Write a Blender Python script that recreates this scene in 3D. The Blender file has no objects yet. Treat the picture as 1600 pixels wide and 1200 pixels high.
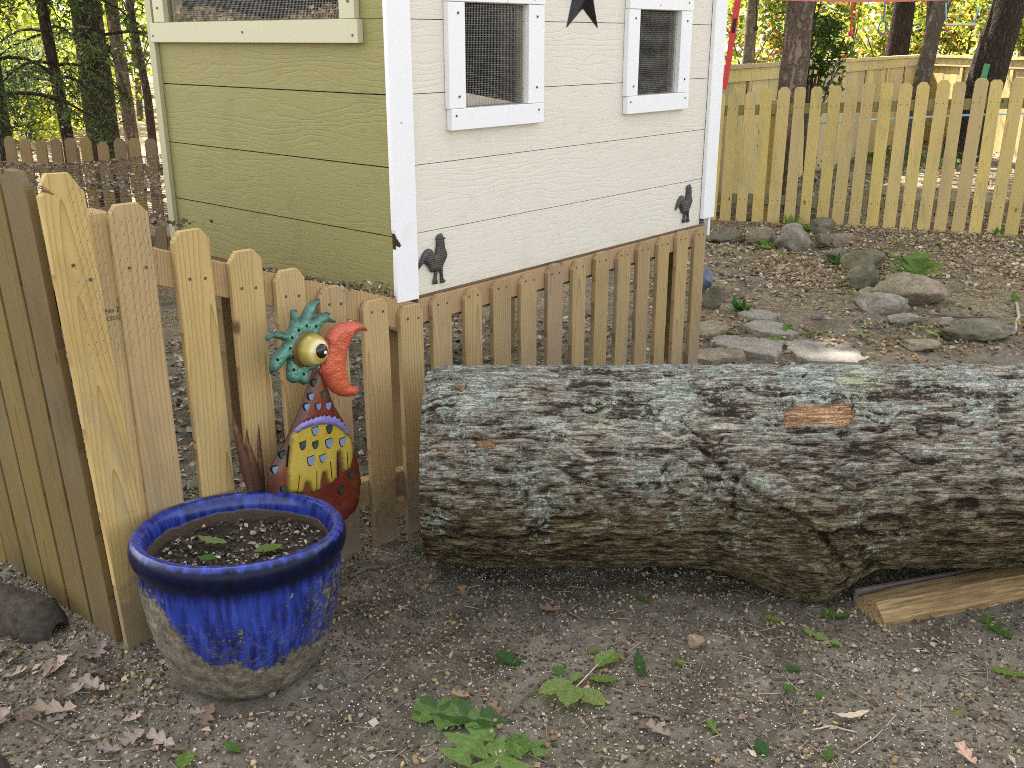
import bpy, bmesh, math, random
import numpy as np
from mathutils import Vector, Matrix
from mathutils.geometry import delaunay_2d_cdt

# ------------------------------------------------------------------ camera, world, sun, exposure
scene = bpy.context.scene
COL = scene.collection
FPX, CAM_H = 1553.0, 1.5                      # focal length in pixels of the 1600 px wide photograph
TILT = math.atan(539.0 / FPX)
cam_data = bpy.data.cameras.new('camera')
cam_data.sensor_width = 36.0
cam_data.lens = 36.0 * FPX / 1600.0
cam_data.clip_start = 0.05
cam_data.clip_end = 800.0
cam = bpy.data.objects.new('camera', cam_data)
COL.objects.link(cam)
cam.location = (0, 0, CAM_H)
cam.rotation_euler = (math.pi / 2 - TILT, 0, 0)
scene.camera = cam

SUN_DIR = Vector((-0.55, 0.84, 0)).normalized() * math.cos(math.radians(52)) + Vector((0, 0, math.sin(math.radians(52))))
world = bpy.data.worlds.new('World')
scene.world = world
world.use_nodes = True
wn = world.node_tree.nodes
wl = world.node_tree.links
sky = wn.new('ShaderNodeTexSky')
sky.sky_type = 'NISHITA'
sky.sun_disc = False
sky.sun_elevation = math.radians(52)
sky.sun_rotation = math.atan2(SUN_DIR.x, SUN_DIR.y)
sky.air_density = 1.0
sky.dust_density = 3.0
sky.ozone_density = 1.0
hs = wn.new('ShaderNodeHueSaturation')
hs.inputs['Saturation'].default_value = 0.40
wl.new(sky.outputs[0], hs.inputs['Color'])
wb = wn.new('ShaderNodeMix')
wb.data_type = 'RGBA'
wb.blend_type = 'MULTIPLY'
wb.inputs['Factor'].default_value = 1.0
wb.inputs['B'].default_value = (1.0, 0.95, 0.88, 1)
wl.new(hs.outputs[0], wb.inputs['A'])
wl.new(wb.outputs['Result'], wn['Background'].inputs['Color'])
wn['Background'].inputs['Strength'].default_value = 0.15

sun_data = bpy.data.lights.new('sun', 'SUN')
sun_data.energy = 4.5
sun_data.angle = math.radians(0.6)
sun_data.color = (1.0, 0.93, 0.82)
sun = bpy.data.objects.new('sun', sun_data)
COL.objects.link(sun)
sun.rotation_euler = (-SUN_DIR).to_track_quat('-Z', 'Y').to_euler()
sun.location = SUN_DIR * 60

scene.view_settings.view_transform = 'Standard'
scene.view_settings.look = 'None'
scene.view_settings.gamma = 1.0
scene.view_settings.use_curve_mapping = False
scene.view_settings.exposure = 2.2
scene.render.engine = 'CYCLES'
scene.cycles.use_denoising = False
scene.cycles.filter_width = 1.0
scene.cycles.max_bounces = 8
scene.cycles.diffuse_bounces = 4
scene.cycles.transmission_bounces = 6
scene.cycles.transparent_max_bounces = 8
scene.cycles.sample_clamp_indirect = 6.0

random.seed(7)
rng = np.random.default_rng(7)

# ------------------------------------------------------------------ measuring helpers (photo pixels -> places)
_F = np.array([0, math.cos(TILT), -math.sin(TILT)])
_U = np.array([0, math.sin(TILT), math.cos(TILT)])
_R = np.array([1.0, 0, 0])
_C = np.array([0, 0, CAM_H])


def ray(x, y):
    return _F + (x - 800) / FPX * _R + (600 - y) / FPX * _U


def gp(x, y, z=0.0):
    d = ray(x, y)
    return _C + d * ((z - CAM_H) / d[2])


def on_plane(x, y, p, n):
    d = ray(x, y)
    return _C + d * (np.dot(np.array(p) - _C, n) / np.dot(d, n))


def at_depth(x, y, Y):
    d = ray(x, y)
    return _C + d * (Y / d[1])


ANG = math.radians(41.018)
DR = np.array([math.sin(ANG), math.cos(ANG), 0])       # along the front of the coop, away to the right
DL = np.array([-math.cos(ANG), math.sin(ANG), 0])      # into the coop / along its left side
ROT = math.atan2(DR[1], DR[0])
C0 = np.array([-0.339, 2.872, 0.0])                    # foot of the near corner of the coop


def yard(x, y, off=0.0):
    """pixel -> (s, z) in the plane of the coop front moved off metres towards the camera"""
    p = C0 - DL * off
    P = on_plane(x, y, p, -DL)
    return float((P - C0) @ DR), float(P[2])


# ------------------------------------------------------------------ noise
def _hash(ix, iy, iz, seed):
    h = (ix.astype(np.int64) * 374761393 + iy.astype(np.int64) * 668265263 + iz.astype(np.int64) * 2147483647 + seed * 974711) & 0xFFFFFFFF
    h = ((h ^ (h >> 13)) * 1274126177) & 0xFFFFFFFF
    h = ((h ^ (h >> 16)) * 2246822519) & 0xFFFFFFFF
    return ((h ^ (h >> 15)) & 0xFFFFFF) / float(0xFFFFFF)


def vnoise(P, seed=0):
    P = np.asarray(P, float)
    i = np.floor(P).astype(np.int64)
    f = P - i
    f = f * f * f * (f * (f * 6 - 15) + 10)
    out = 0
    for dx in (0, 1):
        wx = f[:, 0] if dx else 1 - f[:, 0]
        for dy in (0, 1):
            wy = f[:, 1] if dy else 1 - f[:, 1]
            for dz in (0, 1):
                wz = f[:, 2] if dz else 1 - f[:, 2]
                out = out + wx * wy * wz * _hash(i[:, 0] + dx, i[:, 1] + dy, i[:, 2] + dz, seed)
    return out


def fbm(P, octaves=4, seed=0, gain=0.5):
    P = np.asarray(P, float)
    s, a, t = 0, 1.0, 0
    for o in range(octaves):
        s = s + a * vnoise(P * (2 ** o) + o * 17.3, seed + o)
        t += a
        a *= gain
    return s / t


def smooth(a, b, x):
    t = np.clip((x - a) / (b - a), 0, 1)
    return t * t * (3 - 2 * t)


# ------------------------------------------------------------------ mesh helpers
def mesh_np(name, V, Fq, mats=(), smooth_shade=False, attrs=None, cols=None, fmat=None):
    """V (n,3), Fq (m,k) uniform faces"""
    V = np.asarray(V, np.float32)
    Fq = np.asarray(Fq, np.int32)
    me = bpy.data.meshes.new(name)
    k = Fq.shape[1]
    me.vertices.add(len(V))
    me.vertices.foreach_set('co', V.ravel())
    me.loops.add(Fq.size)
    me.loops.foreach_set('vertex_index', Fq.ravel())
    me.polygons.add(len(Fq))
    me.polygons.foreach_set('loop_start', np.arange(0, Fq.size, k, dtype=np.int32))
    me.polygons.foreach_set('loop_total', np.full(len(Fq), k, np.int32))
    if smooth_shade:
        me.polygons.foreach_set('use_smooth', np.ones(len(Fq), bool))
    for m in mats:
        me.materials.append(m)
    if fmat is not None:
        me.polygons.foreach_set('material_index', np.asarray(fmat, np.int32))
    for an, av in (attrs or {}).items():
        a = me.attributes.new(an, 'FLOAT', 'POINT')
        a.data.foreach_set('value', np.asarray(av, np.float32))
    if cols is not None:
        a = me.attributes.new('col', 'FLOAT_COLOR', 'POINT')
        c = np.ones((len(V), 4), np.float32)
        c[:, :3] = cols
        a.data.foreach_set('color', c.ravel())
    me.update()
    me.validate()
    return me


class MB:
    """collects simple shapes into one mesh"""
    def __init__(self):
        self.v, self.f = [], []

    def add(self, vs, fs):
        n = len(self.v)
        self.v += [tuple(map(float, p)) for p in vs]
        self.f += [tuple(i + n for i in q) for q in fs]
        return self

    def box(self, x0, x1, y0, y1, z0, z1):
        vs = [(x0, y0, z0), (x1, y0, z0), (x1, y1, z0), (x0, y1, z0), (x0, y0, z1), (x1, y0, z1), (x1, y1, z1), (x0, y1, z1)]
        return self.add(vs, [(0, 3, 2, 1), (4, 5, 6, 7), (0, 1, 5, 4), (1, 2, 6, 5), (2, 3, 7, 6), (3, 0, 4, 7)])

    def prism(self, pts, y0, y1):
        """outline in x,z (counter-clockwise seen from -y) extruded from y0 to y1"""
        n = len(pts)
        vs = [(x, y0, z) for x, z in pts] + [(x, y1, z) for x, z in pts]
        fs = [tuple(range(n)), tuple(range(2 * n - 1, n - 1, -1))]
        for i in range(n):
            j = (i + 1) % n
            fs.append((i, i + n, j + n, j))
        return self.add(vs, fs)

    def tube(self, pts, r, seg=6):
        pts = [Vector(p) for p in pts]
        rs = r if isinstance(r, (list, tuple)) else [r] * len(pts)
        base = len(self.v)
        ref = Vector((0.3, 0.2, 1)).normalized()
        for i, p in enumerate(pts):
            t = (pts[min(i + 1, len(pts) - 1)] - pts[max(i - 1, 0)]).normalized()
            a = t.cross(ref)
            if a.length < 1e-3:
                a = t.cross(Vector((1, 0, 0)))
            a.normalize()
            b = t.cross(a)
            for k in range(seg):
                an = 2 * math.pi * k / seg
                self.v.append(tuple(p + (a * math.cos(an) + b * math.sin(an)) * rs[i]))
        for i in range(len(pts) - 1):
            for k in range(seg):
                k2 = (k + 1) % seg
                self.f.append((base + i * seg + k, base + i * seg + k2, base + (i + 1) * seg + k2, base + (i + 1) * seg + k))
        self.f.append(tuple(base + k for k in range(seg))[::-1])
        self.f.append(tuple(base + (len(pts) - 1) * seg + k for k in range(seg)))
        return self

    def mesh(self, name, mats, bevel=0.0, smooth_shade=False):
        me = bpy.data.meshes.new(name)
        me.from_pydata(self.v, [], self.f)
        bm = bmesh.new()
        bm.from_mesh(me)
        bmesh.ops.recalc_face_normals(bm, faces=bm.faces)
        if bevel > 0:
            es = [e for e in bm.edges if len(e.link_faces) == 2 and e.calc_face_angle(0) > 0.5]
            bmesh.ops.bevel(bm, geom=es, offset=bevel, segments=1, affect='EDGES', clamp_overlap=True)
        bm.to_mesh(me)
        bm.free()
        if smooth_shade:
            for p in me.polygons:
                p.use_smooth = True
        for m in (mats if isinstance(mats, (list, tuple)) else [mats]):
            me.materials.append(m)
        return me


def link(name, me, parent=None, loc=None, rot=None):
    o = bpy.data.objects.new(name, me)
    COL.objects.link(o)
    if parent is not None:
        o.parent = parent
    if loc is not None:
        o.location = loc
    if rot is not None:
        o.rotation_euler = rot
    return o


def tag(o, label=None, cat=None, group=None, kind=None):
    if label:
        o['label'] = label
    if cat:
        o['category'] = cat
    if group:
        o['group'] = group
    if kind:
        o['kind'] = kind
    return o


def thing(name, label, cat, loc=(0, 0, 0), rotz=0.0, group=None):
    o = bpy.data.objects.new(name, None)
    COL.objects.link(o)
    o.empty_display_size = 0.1
    o.location = loc
    o.rotation_euler = (0, 0, rotz)
    return tag(o, label, cat, group)


# ------------------------------------------------------------------ material helpers
class NT:
    def __init__(self, name):
        self.m = bpy.data.materials.new(name)
        self.m.use_nodes = True
        self.t = self.m.node_tree
        self.t.nodes.clear()
        self.out = self.t.nodes.new('ShaderNodeOutputMaterial')

    def n(self, kind, **kw):
        nd = self.t.nodes.new(kind)
        for k, v in kw.items():
            setattr(nd, k, v)
        return nd

    def set(self, sock, v):
        if isinstance(v, bpy.types.NodeSocket):
            self.t.links.new(v, sock)
        elif v is not None:
            if hasattr(sock.default_value, '__len__') and not hasattr(v, '__len__'):
                sock.default_value = [v] * len(sock.default_value)
            elif hasattr(sock.default_value, '__len__') and len(sock.default_value) == 4 and len(v) == 3:
                sock.default_value = (*v, 1)
            else:
                sock.default_value = v

    def obj(self):
        return self.n('ShaderNodeTexCoord').outputs['Object']

    def rand(self):
        return self.n('ShaderNodeObjectInfo').outputs['Random']

    def attr(self, name, out='Fac'):
        return self.n('ShaderNodeAttribute', attribute_name=name).outputs[out]

    def math(self, op, a, b=None, c=None, clamp=False):
        nd = self.n('ShaderNodeMath', operation=op, use_clamp=clamp)
        self.set(nd.inputs[0], a)
        if b is not None:
            self.set(nd.inputs[1], b)
        if c is not None:
            self.set(nd.inputs[2], c)
        return nd.outputs[0]

    def sep(self, v):
        nd = self.n('ShaderNodeSeparateXYZ')
        self.set(nd.inputs[0], v)
        return nd.outputs

    def comb(self, x, y, z):
        nd = self.n('ShaderNodeCombineXYZ')
        for i, v in enumerate((x, y, z)):
            self.set(nd.inputs[i], v)
        return nd.outputs[0]

    def vmath(self, op, a, b):
        nd = self.n('ShaderNodeVectorMath', operation=op)
        self.set(nd.inputs[0], a)
        self.set(nd.inputs[1], b)
        return nd.outputs[0]

    def noise(self, vec, scale, detail=4, rough=0.55, dist=0.0):
        nd = self.n('ShaderNodeTexNoise')
        self.set(nd.inputs['Vector'], vec)
        self.set(nd.inputs['Scale'], scale)
        self.set(nd.inputs['Detail'], detail)
        self.set(nd.inputs['Roughness'], rough)
        self.set(nd.inputs['Distortion'], dist)
        return nd.outputs['Fac']

    def voro(self, vec, scale, feature='F1', out='Distance', rnd=1.0):
        nd = self.n('ShaderNodeTexVoronoi', feature=feature)
        self.set(nd.inputs['Vector'], vec)
        self.set(nd.inputs['Scale'], scale)
        self.set(nd.inputs['Randomness'], rnd)
        return nd.outputs[out]

    def ramp(self, fac, stops, interp='LINEAR'):
        nd = self.n('ShaderNodeValToRGB')
        cr = nd.color_ramp
        cr.interpolation = interp
        while len(cr.elements) < len(stops):
            cr.elements.new(0.5)
        for e, (p, c) in zip(cr.elements, stops):
            e.position = p
            e.color = (*c, 1) if hasattr(c, '__len__') else (c, c, c, 1)
        self.set(nd.inputs[0], fac)
        return nd.outputs[0]

    def mix(self, fac, a, b, blend='MIX'):
        nd = self.n('ShaderNodeMix', data_type='RGBA', blend_type=blend)
        nd.clamp_factor = True
        self.set(nd.inputs[0], fac)
        self.set(nd.inputs[6], a)
        self.set(nd.inputs[7], b)
        return nd.outputs[2]

    def step(self, x, a, b):
        nd = self.n('ShaderNodeMapRange', interpolation_type='SMOOTHSTEP')
        self.set(nd.inputs['Value'], x)
        self.set(nd.inputs['From Min'], a)
        self.set(nd.inputs['From Max'], b)
        return nd.outputs[0]

    def bump(self, h, strength=0.5, dist=0.01, normal=None):
        nd = self.n('ShaderNodeBump')
        self.set(nd.inputs['Strength'], strength)
        self.set(nd.inputs['Distance'], dist)
        self.set(nd.inputs['Height'], h)
        if normal is not None:
            self.set(nd.inputs['Normal'], normal)
        return nd.outputs[0]

    def done(self, color, rough=0.8, normal=None, metal=0.0, spec=0.3, coat=0.0):
        p = self.n('ShaderNodeBsdfPrincipled')
        self.set(p.inputs['Base Color'], color)
        self.set(p.inputs['Roughness'], rough)
        self.set(p.inputs['Metallic'], metal)
        self.set(p.inputs['Specular IOR Level'], spec)
        self.set(p.inputs['Coat Weight'], coat)
        if normal is not None:
            self.set(p.inputs['Normal'], normal)
        self.t.links.new(p.outputs[0], self.out.inputs[0])
        return self.m

    def leafy(self, color, trans=0.45, tcol=None, rough=0.5, normal=None):
        p = self.n('ShaderNodeBsdfPrincipled')
        self.set(p.inputs['Base Color'], color)
        self.set(p.inputs['Roughness'], rough)
        self.set(p.inputs['Specular IOR Level'], 0.3)
        if normal is not None:
            self.set(p.inputs['Normal'], normal)
        tr = self.n('ShaderNodeBsdfTranslucent')
        self.set(tr.inputs[0], tcol if tcol is not None else color)
        mx = self.n('ShaderNodeMixShader')
        mx.inputs[0].default_value = trans
        self.t.links.new(p.outputs[0], mx.inputs[1])
        self.t.links.new(tr.outputs[0], mx.inputs[2])
        self.t.links.new(mx.outputs[0], self.out.inputs[0])
        return self.m


def wood(name, light, mid, dark, dirt=None, dirt_h=0.3, stain=0.35, ring=105.0, knots=True):
    """sawn softwood: ring lines cut along the board, knots, stains; x across, z along"""
    t = NT(name)
    o = t.obj()
    r = t.rand()
    x, y, z = t.sep(o)
    r1 = t.math('FRACT', t.math('MULTIPLY', r, 17.31))
    r2 = t.math('FRACT', t.math('MULTIPLY', r, 71.77))
    r3 = t.math('MULTIPLY', r, 90.0)
    wob = t.noise(t.comb(t.math('MULTIPLY', x, 9.0), r3, t.math('MULTIPLY', z, 1.6)), 1.0, 3, 0.5)
    xc = t.math('ADD', x, t.math('MULTIPLY', t.math('SUBTRACT', r1, 0.5), 0.14))
    xw = t.math('ADD', xc, t.math('MULTIPLY', t.math('SUBTRACT', wob, 0.5), 0.05))
    dd = t.math('ADD', 0.006, t.math('MULTIPLY', r2, 0.03))
    rad = t.math('SQRT', t.math('ADD', t.math('MULTIPLY', xw, xw), t.math('MULTIPLY', dd, dd)))
    rings = t.math('ADD', t.math('MULTIPLY', rad, ring), t.math('MULTIPLY', z, t.math('MULTIPLY', t.math('SUBTRACT', r2, 0.35), 11.0)))
    rings = t.math('ADD', rings, r3)
    saw = t.math('FRACT', rings)
    line = t.math('POWER', saw, 3.0)
    fine = t.noise(t.comb(t.math('MULTIPLY', x, 420.0), r3, t.math('MULTIPLY', z, 9.0)), 1.0, 3, 0.6)
    col = t.mix(line, light, mid)
    col = t.mix(t.math('MULTIPLY', t.step(line, 0.72, 1.0), 0.55), col, dark)
    col = t.mix(t.math('MULTIPLY', t.math('SUBTRACT', fine, 0.35), 0.55), col, mid)
    blot = t.noise(t.comb(t.math('MULTIPLY', x, 6.0), r3, t.math('MULTIPLY', z, 2.5)), 1.0, 4, 0.6)
    col = t.mix(t.math('MULTIPLY', t.step(blot, 0.5, 0.75), stain), col, dark)
    # board to board difference
    col = t.mix(t.math('MULTIPLY', r1, 0.35), col, mid)
    tone = t.math('ADD', 0.84, t.math('MULTIPLY', r2, 0.28))
    col = t.mix(1.0, col, t.comb(tone, tone, t.math('ADD', 0.80, t.math('MULTIPLY', r1, 0.3))), 'MULTIPLY')
    wz = t.noise(t.comb(t.math('MULTIPLY', x, 14.0), r3, t.math('MULTIPLY', z, 3.2)), 1.0, 5, 0.7)
    grey_ = (0.30 * (light[0] + 0.25), 0.30 * (light[1] + 0.30), 0.30 * (light[2] + 0.33))
    col = t.mix(t.math('MULTIPLY', t.step(wz, 0.50, 0.70), 0.38), col, grey_)
    sm = t.noise(o, 48.0, 5, 0.75)
    col = t.mix(t.math('MULTIPLY', t.step(sm, 0.60, 0.72), 0.35), col, tuple(v * 0.5 for v in dark))
    h = t.math('ADD', t.math('MULTIPLY', line, -0.5), t.math('MULTIPLY', fine, 0.35))
    if knots:
        kv = t.comb(t.math('ADD', t.math('MULTIPLY', x, 10.0), r3), 0.0, t.math('MULTIPLY', z, 4.6))
        kd = t.voro(kv, 1.0, 'F1', 'Distance')
        kc = t.voro(kv, 1.0, 'F1', 'Color')
        on = t.math('GREATER_THAN', t.sep(kc)[0], 0.62)
        kn = t.math('MULTIPLY', on, t.math('SUBTRACT', 1.0, t.step(kd, 0.05, 0.13)))
        halo = t.math('MULTIPLY', on, t.math('SUBTRACT', 1.0, t.step(kd, 0.10, 0.34)))
        col = t.mix(t.math('MULTIPLY', halo, 0.35), col, mid)
        col = t.mix(t.math('MULTIPLY', kn, 0.8), col, (dark[0] * 0.3, dark[1] * 0.26, dark[2] * 0.24))
    if dirt:
        dn = t.noise(o, 22.0, 5, 0.65)
        dm = t.math('MULTIPLY', t.math('SUBTRACT', 1.0, t.step(t.math('ADD', z, t.math('MULTIPLY', t.math('SUBTRACT', dn, 0.5), 0.35)), dirt_h * 0.25, dirt_h)), 0.75)
        col = t.mix(dm, col, dirt)
        h = t.math('ADD', h, t.math('MULTIPLY', t.math('MULTIPLY', dm, dn), 1.2))
    return t.done(col, 0.75, t.bump(h, 0.5, 0.0025), spec=0.25)


M = {}
M['picket'] = wood('picket_wood', (0.49, 0.36, 0.175), (0.36, 0.24, 0.10), (0.18, 0.105, 0.04), dirt=(0.15, 0.125, 0.095), dirt_h=0.30)
M['skirt'] = wood('skirt_wood', (0.42, 0.305, 0.16), (0.30, 0.205, 0.10), (0.15, 0.09, 0.04), dirt=(0.24, 0.20, 0.16), dirt_h=0.36)
M['old_picket'] = wood('green_treated_wood', (0.20, 0.145, 0.05), (0.14, 0.094, 0.03), (0.055, 0.034, 0.013), stain=0.6, ring=80)
M['rail'] = wood('rail_wood', (0.42, 0.29, 0.165), (0.30, 0.185, 0.10), (0.17, 0.095, 0.05))
M['new_picket'] = wood('new_picket_wood', (0.58, 0.455, 0.18), (0.46, 0.335, 0.115), (0.23, 0.15, 0.055), stain=0.25)
M['green_rail'] = wood('greenish_rail_wood', (0.27, 0.23, 0.095), (0.21, 0.17, 0.065), (0.12, 0.085, 0.03))
M['brown_picket'] = wood('weathered_picket_wood', (0.26, 0.18, 0.082), (0.19, 0.127, 0.055), (0.10, 0.063, 0.028))
M['panel'] = wood('privacy_wood', (0.58, 0.48, 0.25), (0.50, 0.39, 0.18), (0.3, 0.21, 0.1), stain=0.25)


def paint_siding(name, base, streak):
    t = NT(name)
    o = t.obj()
    r = t.rand()
    x, y, z = t.sep(o)
    a = t.math('ADD', x, y)                      # runs along either wall
    r3 = t.math('MULTIPLY', r, 60.0)
    n1 = t.noise(t.comb(t.math('MULTIPLY', a, 2.2), r3, t.math('MULTIPLY', z, 9.0)), 1.0, 2, 0.4)
    n2 = t.noise(t.comb(t.math('MULTIPLY', a, 11.0), r3, t.math('MULTIPLY', z, 40.0)), 1.0, 3, 0.5)
    ring = t.math('ADD', t.math('MULTIPLY', z, 80.0), t.math('ADD', t.math('MULTIPLY', n1, 15.0), t.math('MULTIPLY', n2, 2.6)))
    tri = t.math('PINGPONG', ring, 1.0)
    ln = t.step(tri, 0.62, 1.0)
    area = t.step(t.noise(t.comb(t.math('MULTIPLY', a, 1.6), r3, t.math('MULTIPLY', z, 6.0)), 1.0, 2, 0.5), 0.36, 0.62)
    fine = t.noise(t.comb(t.math('MULTIPLY', a, 60.0), r3, t.math('MULTIPLY', z, 330.0)), 1.0, 3, 0.6)
    dash = t.noise(t.comb(t.math('MULTIPLY', a, 16.0), r3, t.math('MULTIPLY', z, 170.0)), 1.0, 3, 0.6)
    dl = t.math('MULTIPLY', t.step(dash, 0.5, 0.66), t.math('SUBTRACT', 1.0, t.math('MULTIPLY', area, 0.6)))
    h = t.math('ADD', t.math('ADD', t.math('MULTIPLY', t.math('MULTIPLY', ln, area), -0.8), t.math('MULTIPLY', dl, -0.7)), t.math('MULTIPLY', fine, 0.5))
    dirt = t.noise(o, 7.0, 5, 0.62)
    col = t.mix(t.math('MULTIPLY', t.step(dirt, 0.5, 0.8), 0.25), base, streak)
    sp = t.voro(o, 24.0, 'F1', 'Distance')
    sc = t.sep(t.voro(o, 24.0, 'F1', 'Color'))[0]
    speck = t.math('MULTIPLY', t.math('GREATER_THAN', sc, 0.93), t.math('SUBTRACT', 1.0, t.step(sp, 0.06, 0.12)))
    col = t.mix(t.math('MULTIPLY', speck, 0.7), col, (0.10, 0.08, 0.05))
    # splashed grime just above the bottom edge
    gr = t.noise(o, 16.0, 5, 0.7)
    gm = t.math('SUBTRACT', 1.0, t.step(t.math('ADD', z, t.math('MULTIPLY', gr, 0.12)), 0.79, 0.86))
    col = t.mix(t.math('MULTIPLY', gm, 0.35), col, streak)
    return t.done(col, 0.55, t.bump(h, 0.36, 0.0028), spec=0.35)


M['siding_cream'] = paint_siding('cream_siding_paint', (0.67, 0.63, 0.55), (0.45, 0.39, 0.30))
M['siding_shade_tint'] = paint_siding('shade_tinted_siding_paint', (0.262, 0.238, 0.088), (0.13, 0.10, 0.04))  # left wall's dimmer yellow-green light put into the paint colour


def paint_trim(name, base):
    t = NT(name)
    o = t.obj()
    x, y, z = t.sep(o)
    d = t.noise(o, 9.0, 5, 0.65)
    col = t.mix(t.math('MULTIPLY', t.step(d, 0.55, 0.8), 0.22), base, (0.42, 0.38, 0.28))
    sp = t.voro(o, 16.0)
    sc = t.sep(t.voro(o, 16.0, 'F1', 'Color'))[1]
    col = t.mix(t.math('MULTIPLY', t.math('MULTIPLY', t.math('GREATER_THAN', sc, 0.86), t.math('SUBTRACT', 1.0, t.step(sp, 0.04, 0.09))), 0.8), col, (0.2, 0.17, 0.12))
    f = t.noise(o, 120.0, 3, 0.6)
    return t.done(col, 0.45, t.bump(f, 0.12, 0.002), spec=0.4)


M['trim'] = paint_trim('white_trim_paint', (0.77, 0.775, 0.80))
M['trim_shade_tint'] = paint_trim('shade_tinted_trim_paint', (0.50, 0.485, 0.335))  # white trim with the left wall's yellowish light put into its colour
M['trim_edge_shade'] = paint_trim('shade_tinted_edge_paint', (0.40, 0.385, 0.235))  # darker copy of the white trim, side light put into the colour


def plain(name, c, rough=0.7, metal=0.0, var=0.25, scale=20.0, bump=0.2, spec=0.3, dist=0.004):
    t = NT(name)
    o = t.obj()
    n = t.noise(o, scale, 5, 0.6)
    c2 = tuple(v * (1 - var) for v in c)
    c3 = tuple(min(1, v * (1 + var)) for v in c)
    col = t.ramp(n, [(0.3, c2), (0.7, c3)])
    return t.done(col, rough, t.bump(n, bump, dist), metal, spec)


M['rot'] = plain('notch_shade', (0.05, 0.028, 0.016), 0.95)  # near-black brown standing in for the shade inside the notch
M['lining'] = plain('shade_tinted_lining', (0.24, 0.225, 0.16), 0.7)  # shading of the trim inside the openings put into the colour
M['dark_inside'] = plain('dark_interior', (0.035, 0.04, 0.05), 0.9)
M['brown_inside'] = plain('plywood_interior', (0.16, 0.115, 0.08), 0.9)
M['wire'] = plain('galvanised_wire', (0.33, 0.33, 0.32), 0.45, 0.8, bump=0.05)
M['roof'] = plain('shingle', (0.08, 0.075, 0.07), 0.9, scale=60)
M['nail'] = plain('nail_head', (0.10, 0.09, 0.08), 0.5, 0.6)
M['iron'] = None
M['black_paint'] = plain('charcoal_star_paint', (0.018, 0.018, 0.02), 0.5, 0.3, scale=30, spec=0.4)
M['red_strap'] = plain('red_webbing', (0.55, 0.05, 0.05), 0.7, scale=60)
M['faded_strap'] = plain('faded_red_webbing', (0.55, 0.17, 0.14), 0.7, scale=60)
M['blue_rope'] = plain('blue_rope', (0.06, 0.14, 0.36), 0.7)
M['pale_blue_rope'] = plain('pale_blue_rope', (0.25, 0.42, 0.52), 0.7)
M['black_rope'] = plain('black_rope', (0.02, 0.02, 0.02), 0.7)
M['pale_bar'] = plain('pale_wood_bar', (0.55, 0.48, 0.38), 0.5)
M['green_plastic'] = plain('green_plate', (0.07, 0.26, 0.10), 0.6)
M['tub'] = plain('grey_blue_plastic', (0.13, 0.17, 0.22), 0.5)
M['tarp'] = plain('blue_grey_tarp', (0.10, 0.13, 0.19), 0.55, scale=30, bump=0.5)
M['netting'] = plain('dark_netting', (0.11, 0.085, 0.06), 0.7)
M['ink'] = plain('black_stamp_ink', (0.05, 0.045, 0.04), 0.8, var=0.4, scale=90)
M['twig'] = plain('twig_bark', (0.12, 0.10, 0.085), 0.85, scale=80)
M['pale_twig'] = plain('pale_twig', (0.40, 0.34, 0.25), 0.85, scale=80)


def m_iron():
    t = NT('rusty_cast_iron')
    o = t.obj()
    x, y, z = t.sep(o)
    w = t.math('SINE', t.math('MULTIPLY', z, 900.0))
    n = t.noise(o, 60.0, 5, 0.6)
    col = t.ramp(n, [(0.3, (0.045, 0.045, 0.048)), (0.55, (0.09, 0.085, 0.08)), (0.75, (0.13, 0.085, 0.05))])
    return t.done(col, 0.55, t.bump(t.math('ADD', t.math('MULTIPLY', w, 0.5), n), 0.5, 0.002), 0.5, 0.4)


M['iron'] = m_iron()


def vcol_mat(name, rough=0.9, trans=0.0, bump_scale=0, spec=0.2):
    t = NT(name)
    c = t.attr('col', 'Color')
    nrm = None
    if bump_scale:
        nrm = t.bump(t.noise(t.obj(), bump_scale, 4, 0.6), 0.4, 0.003)
    if trans > 0:
        tc = t.mix(1.0, c, (1.85, 1.75, 1.15), 'MULTIPLY') if trans > 0.3 else None
        return t.leafy(c, trans, tc, rough, nrm)
    return t.done(c, rough, nrm, spec=spec)


M['bits'] = vcol_mat('ground_bits', 0.9)
M['dead_leaf'] = vcol_mat('dead_leaf', 0.8, 0.15)
M['foliage'] = vcol_mat('foliage', 0.5, 0.62)


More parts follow.
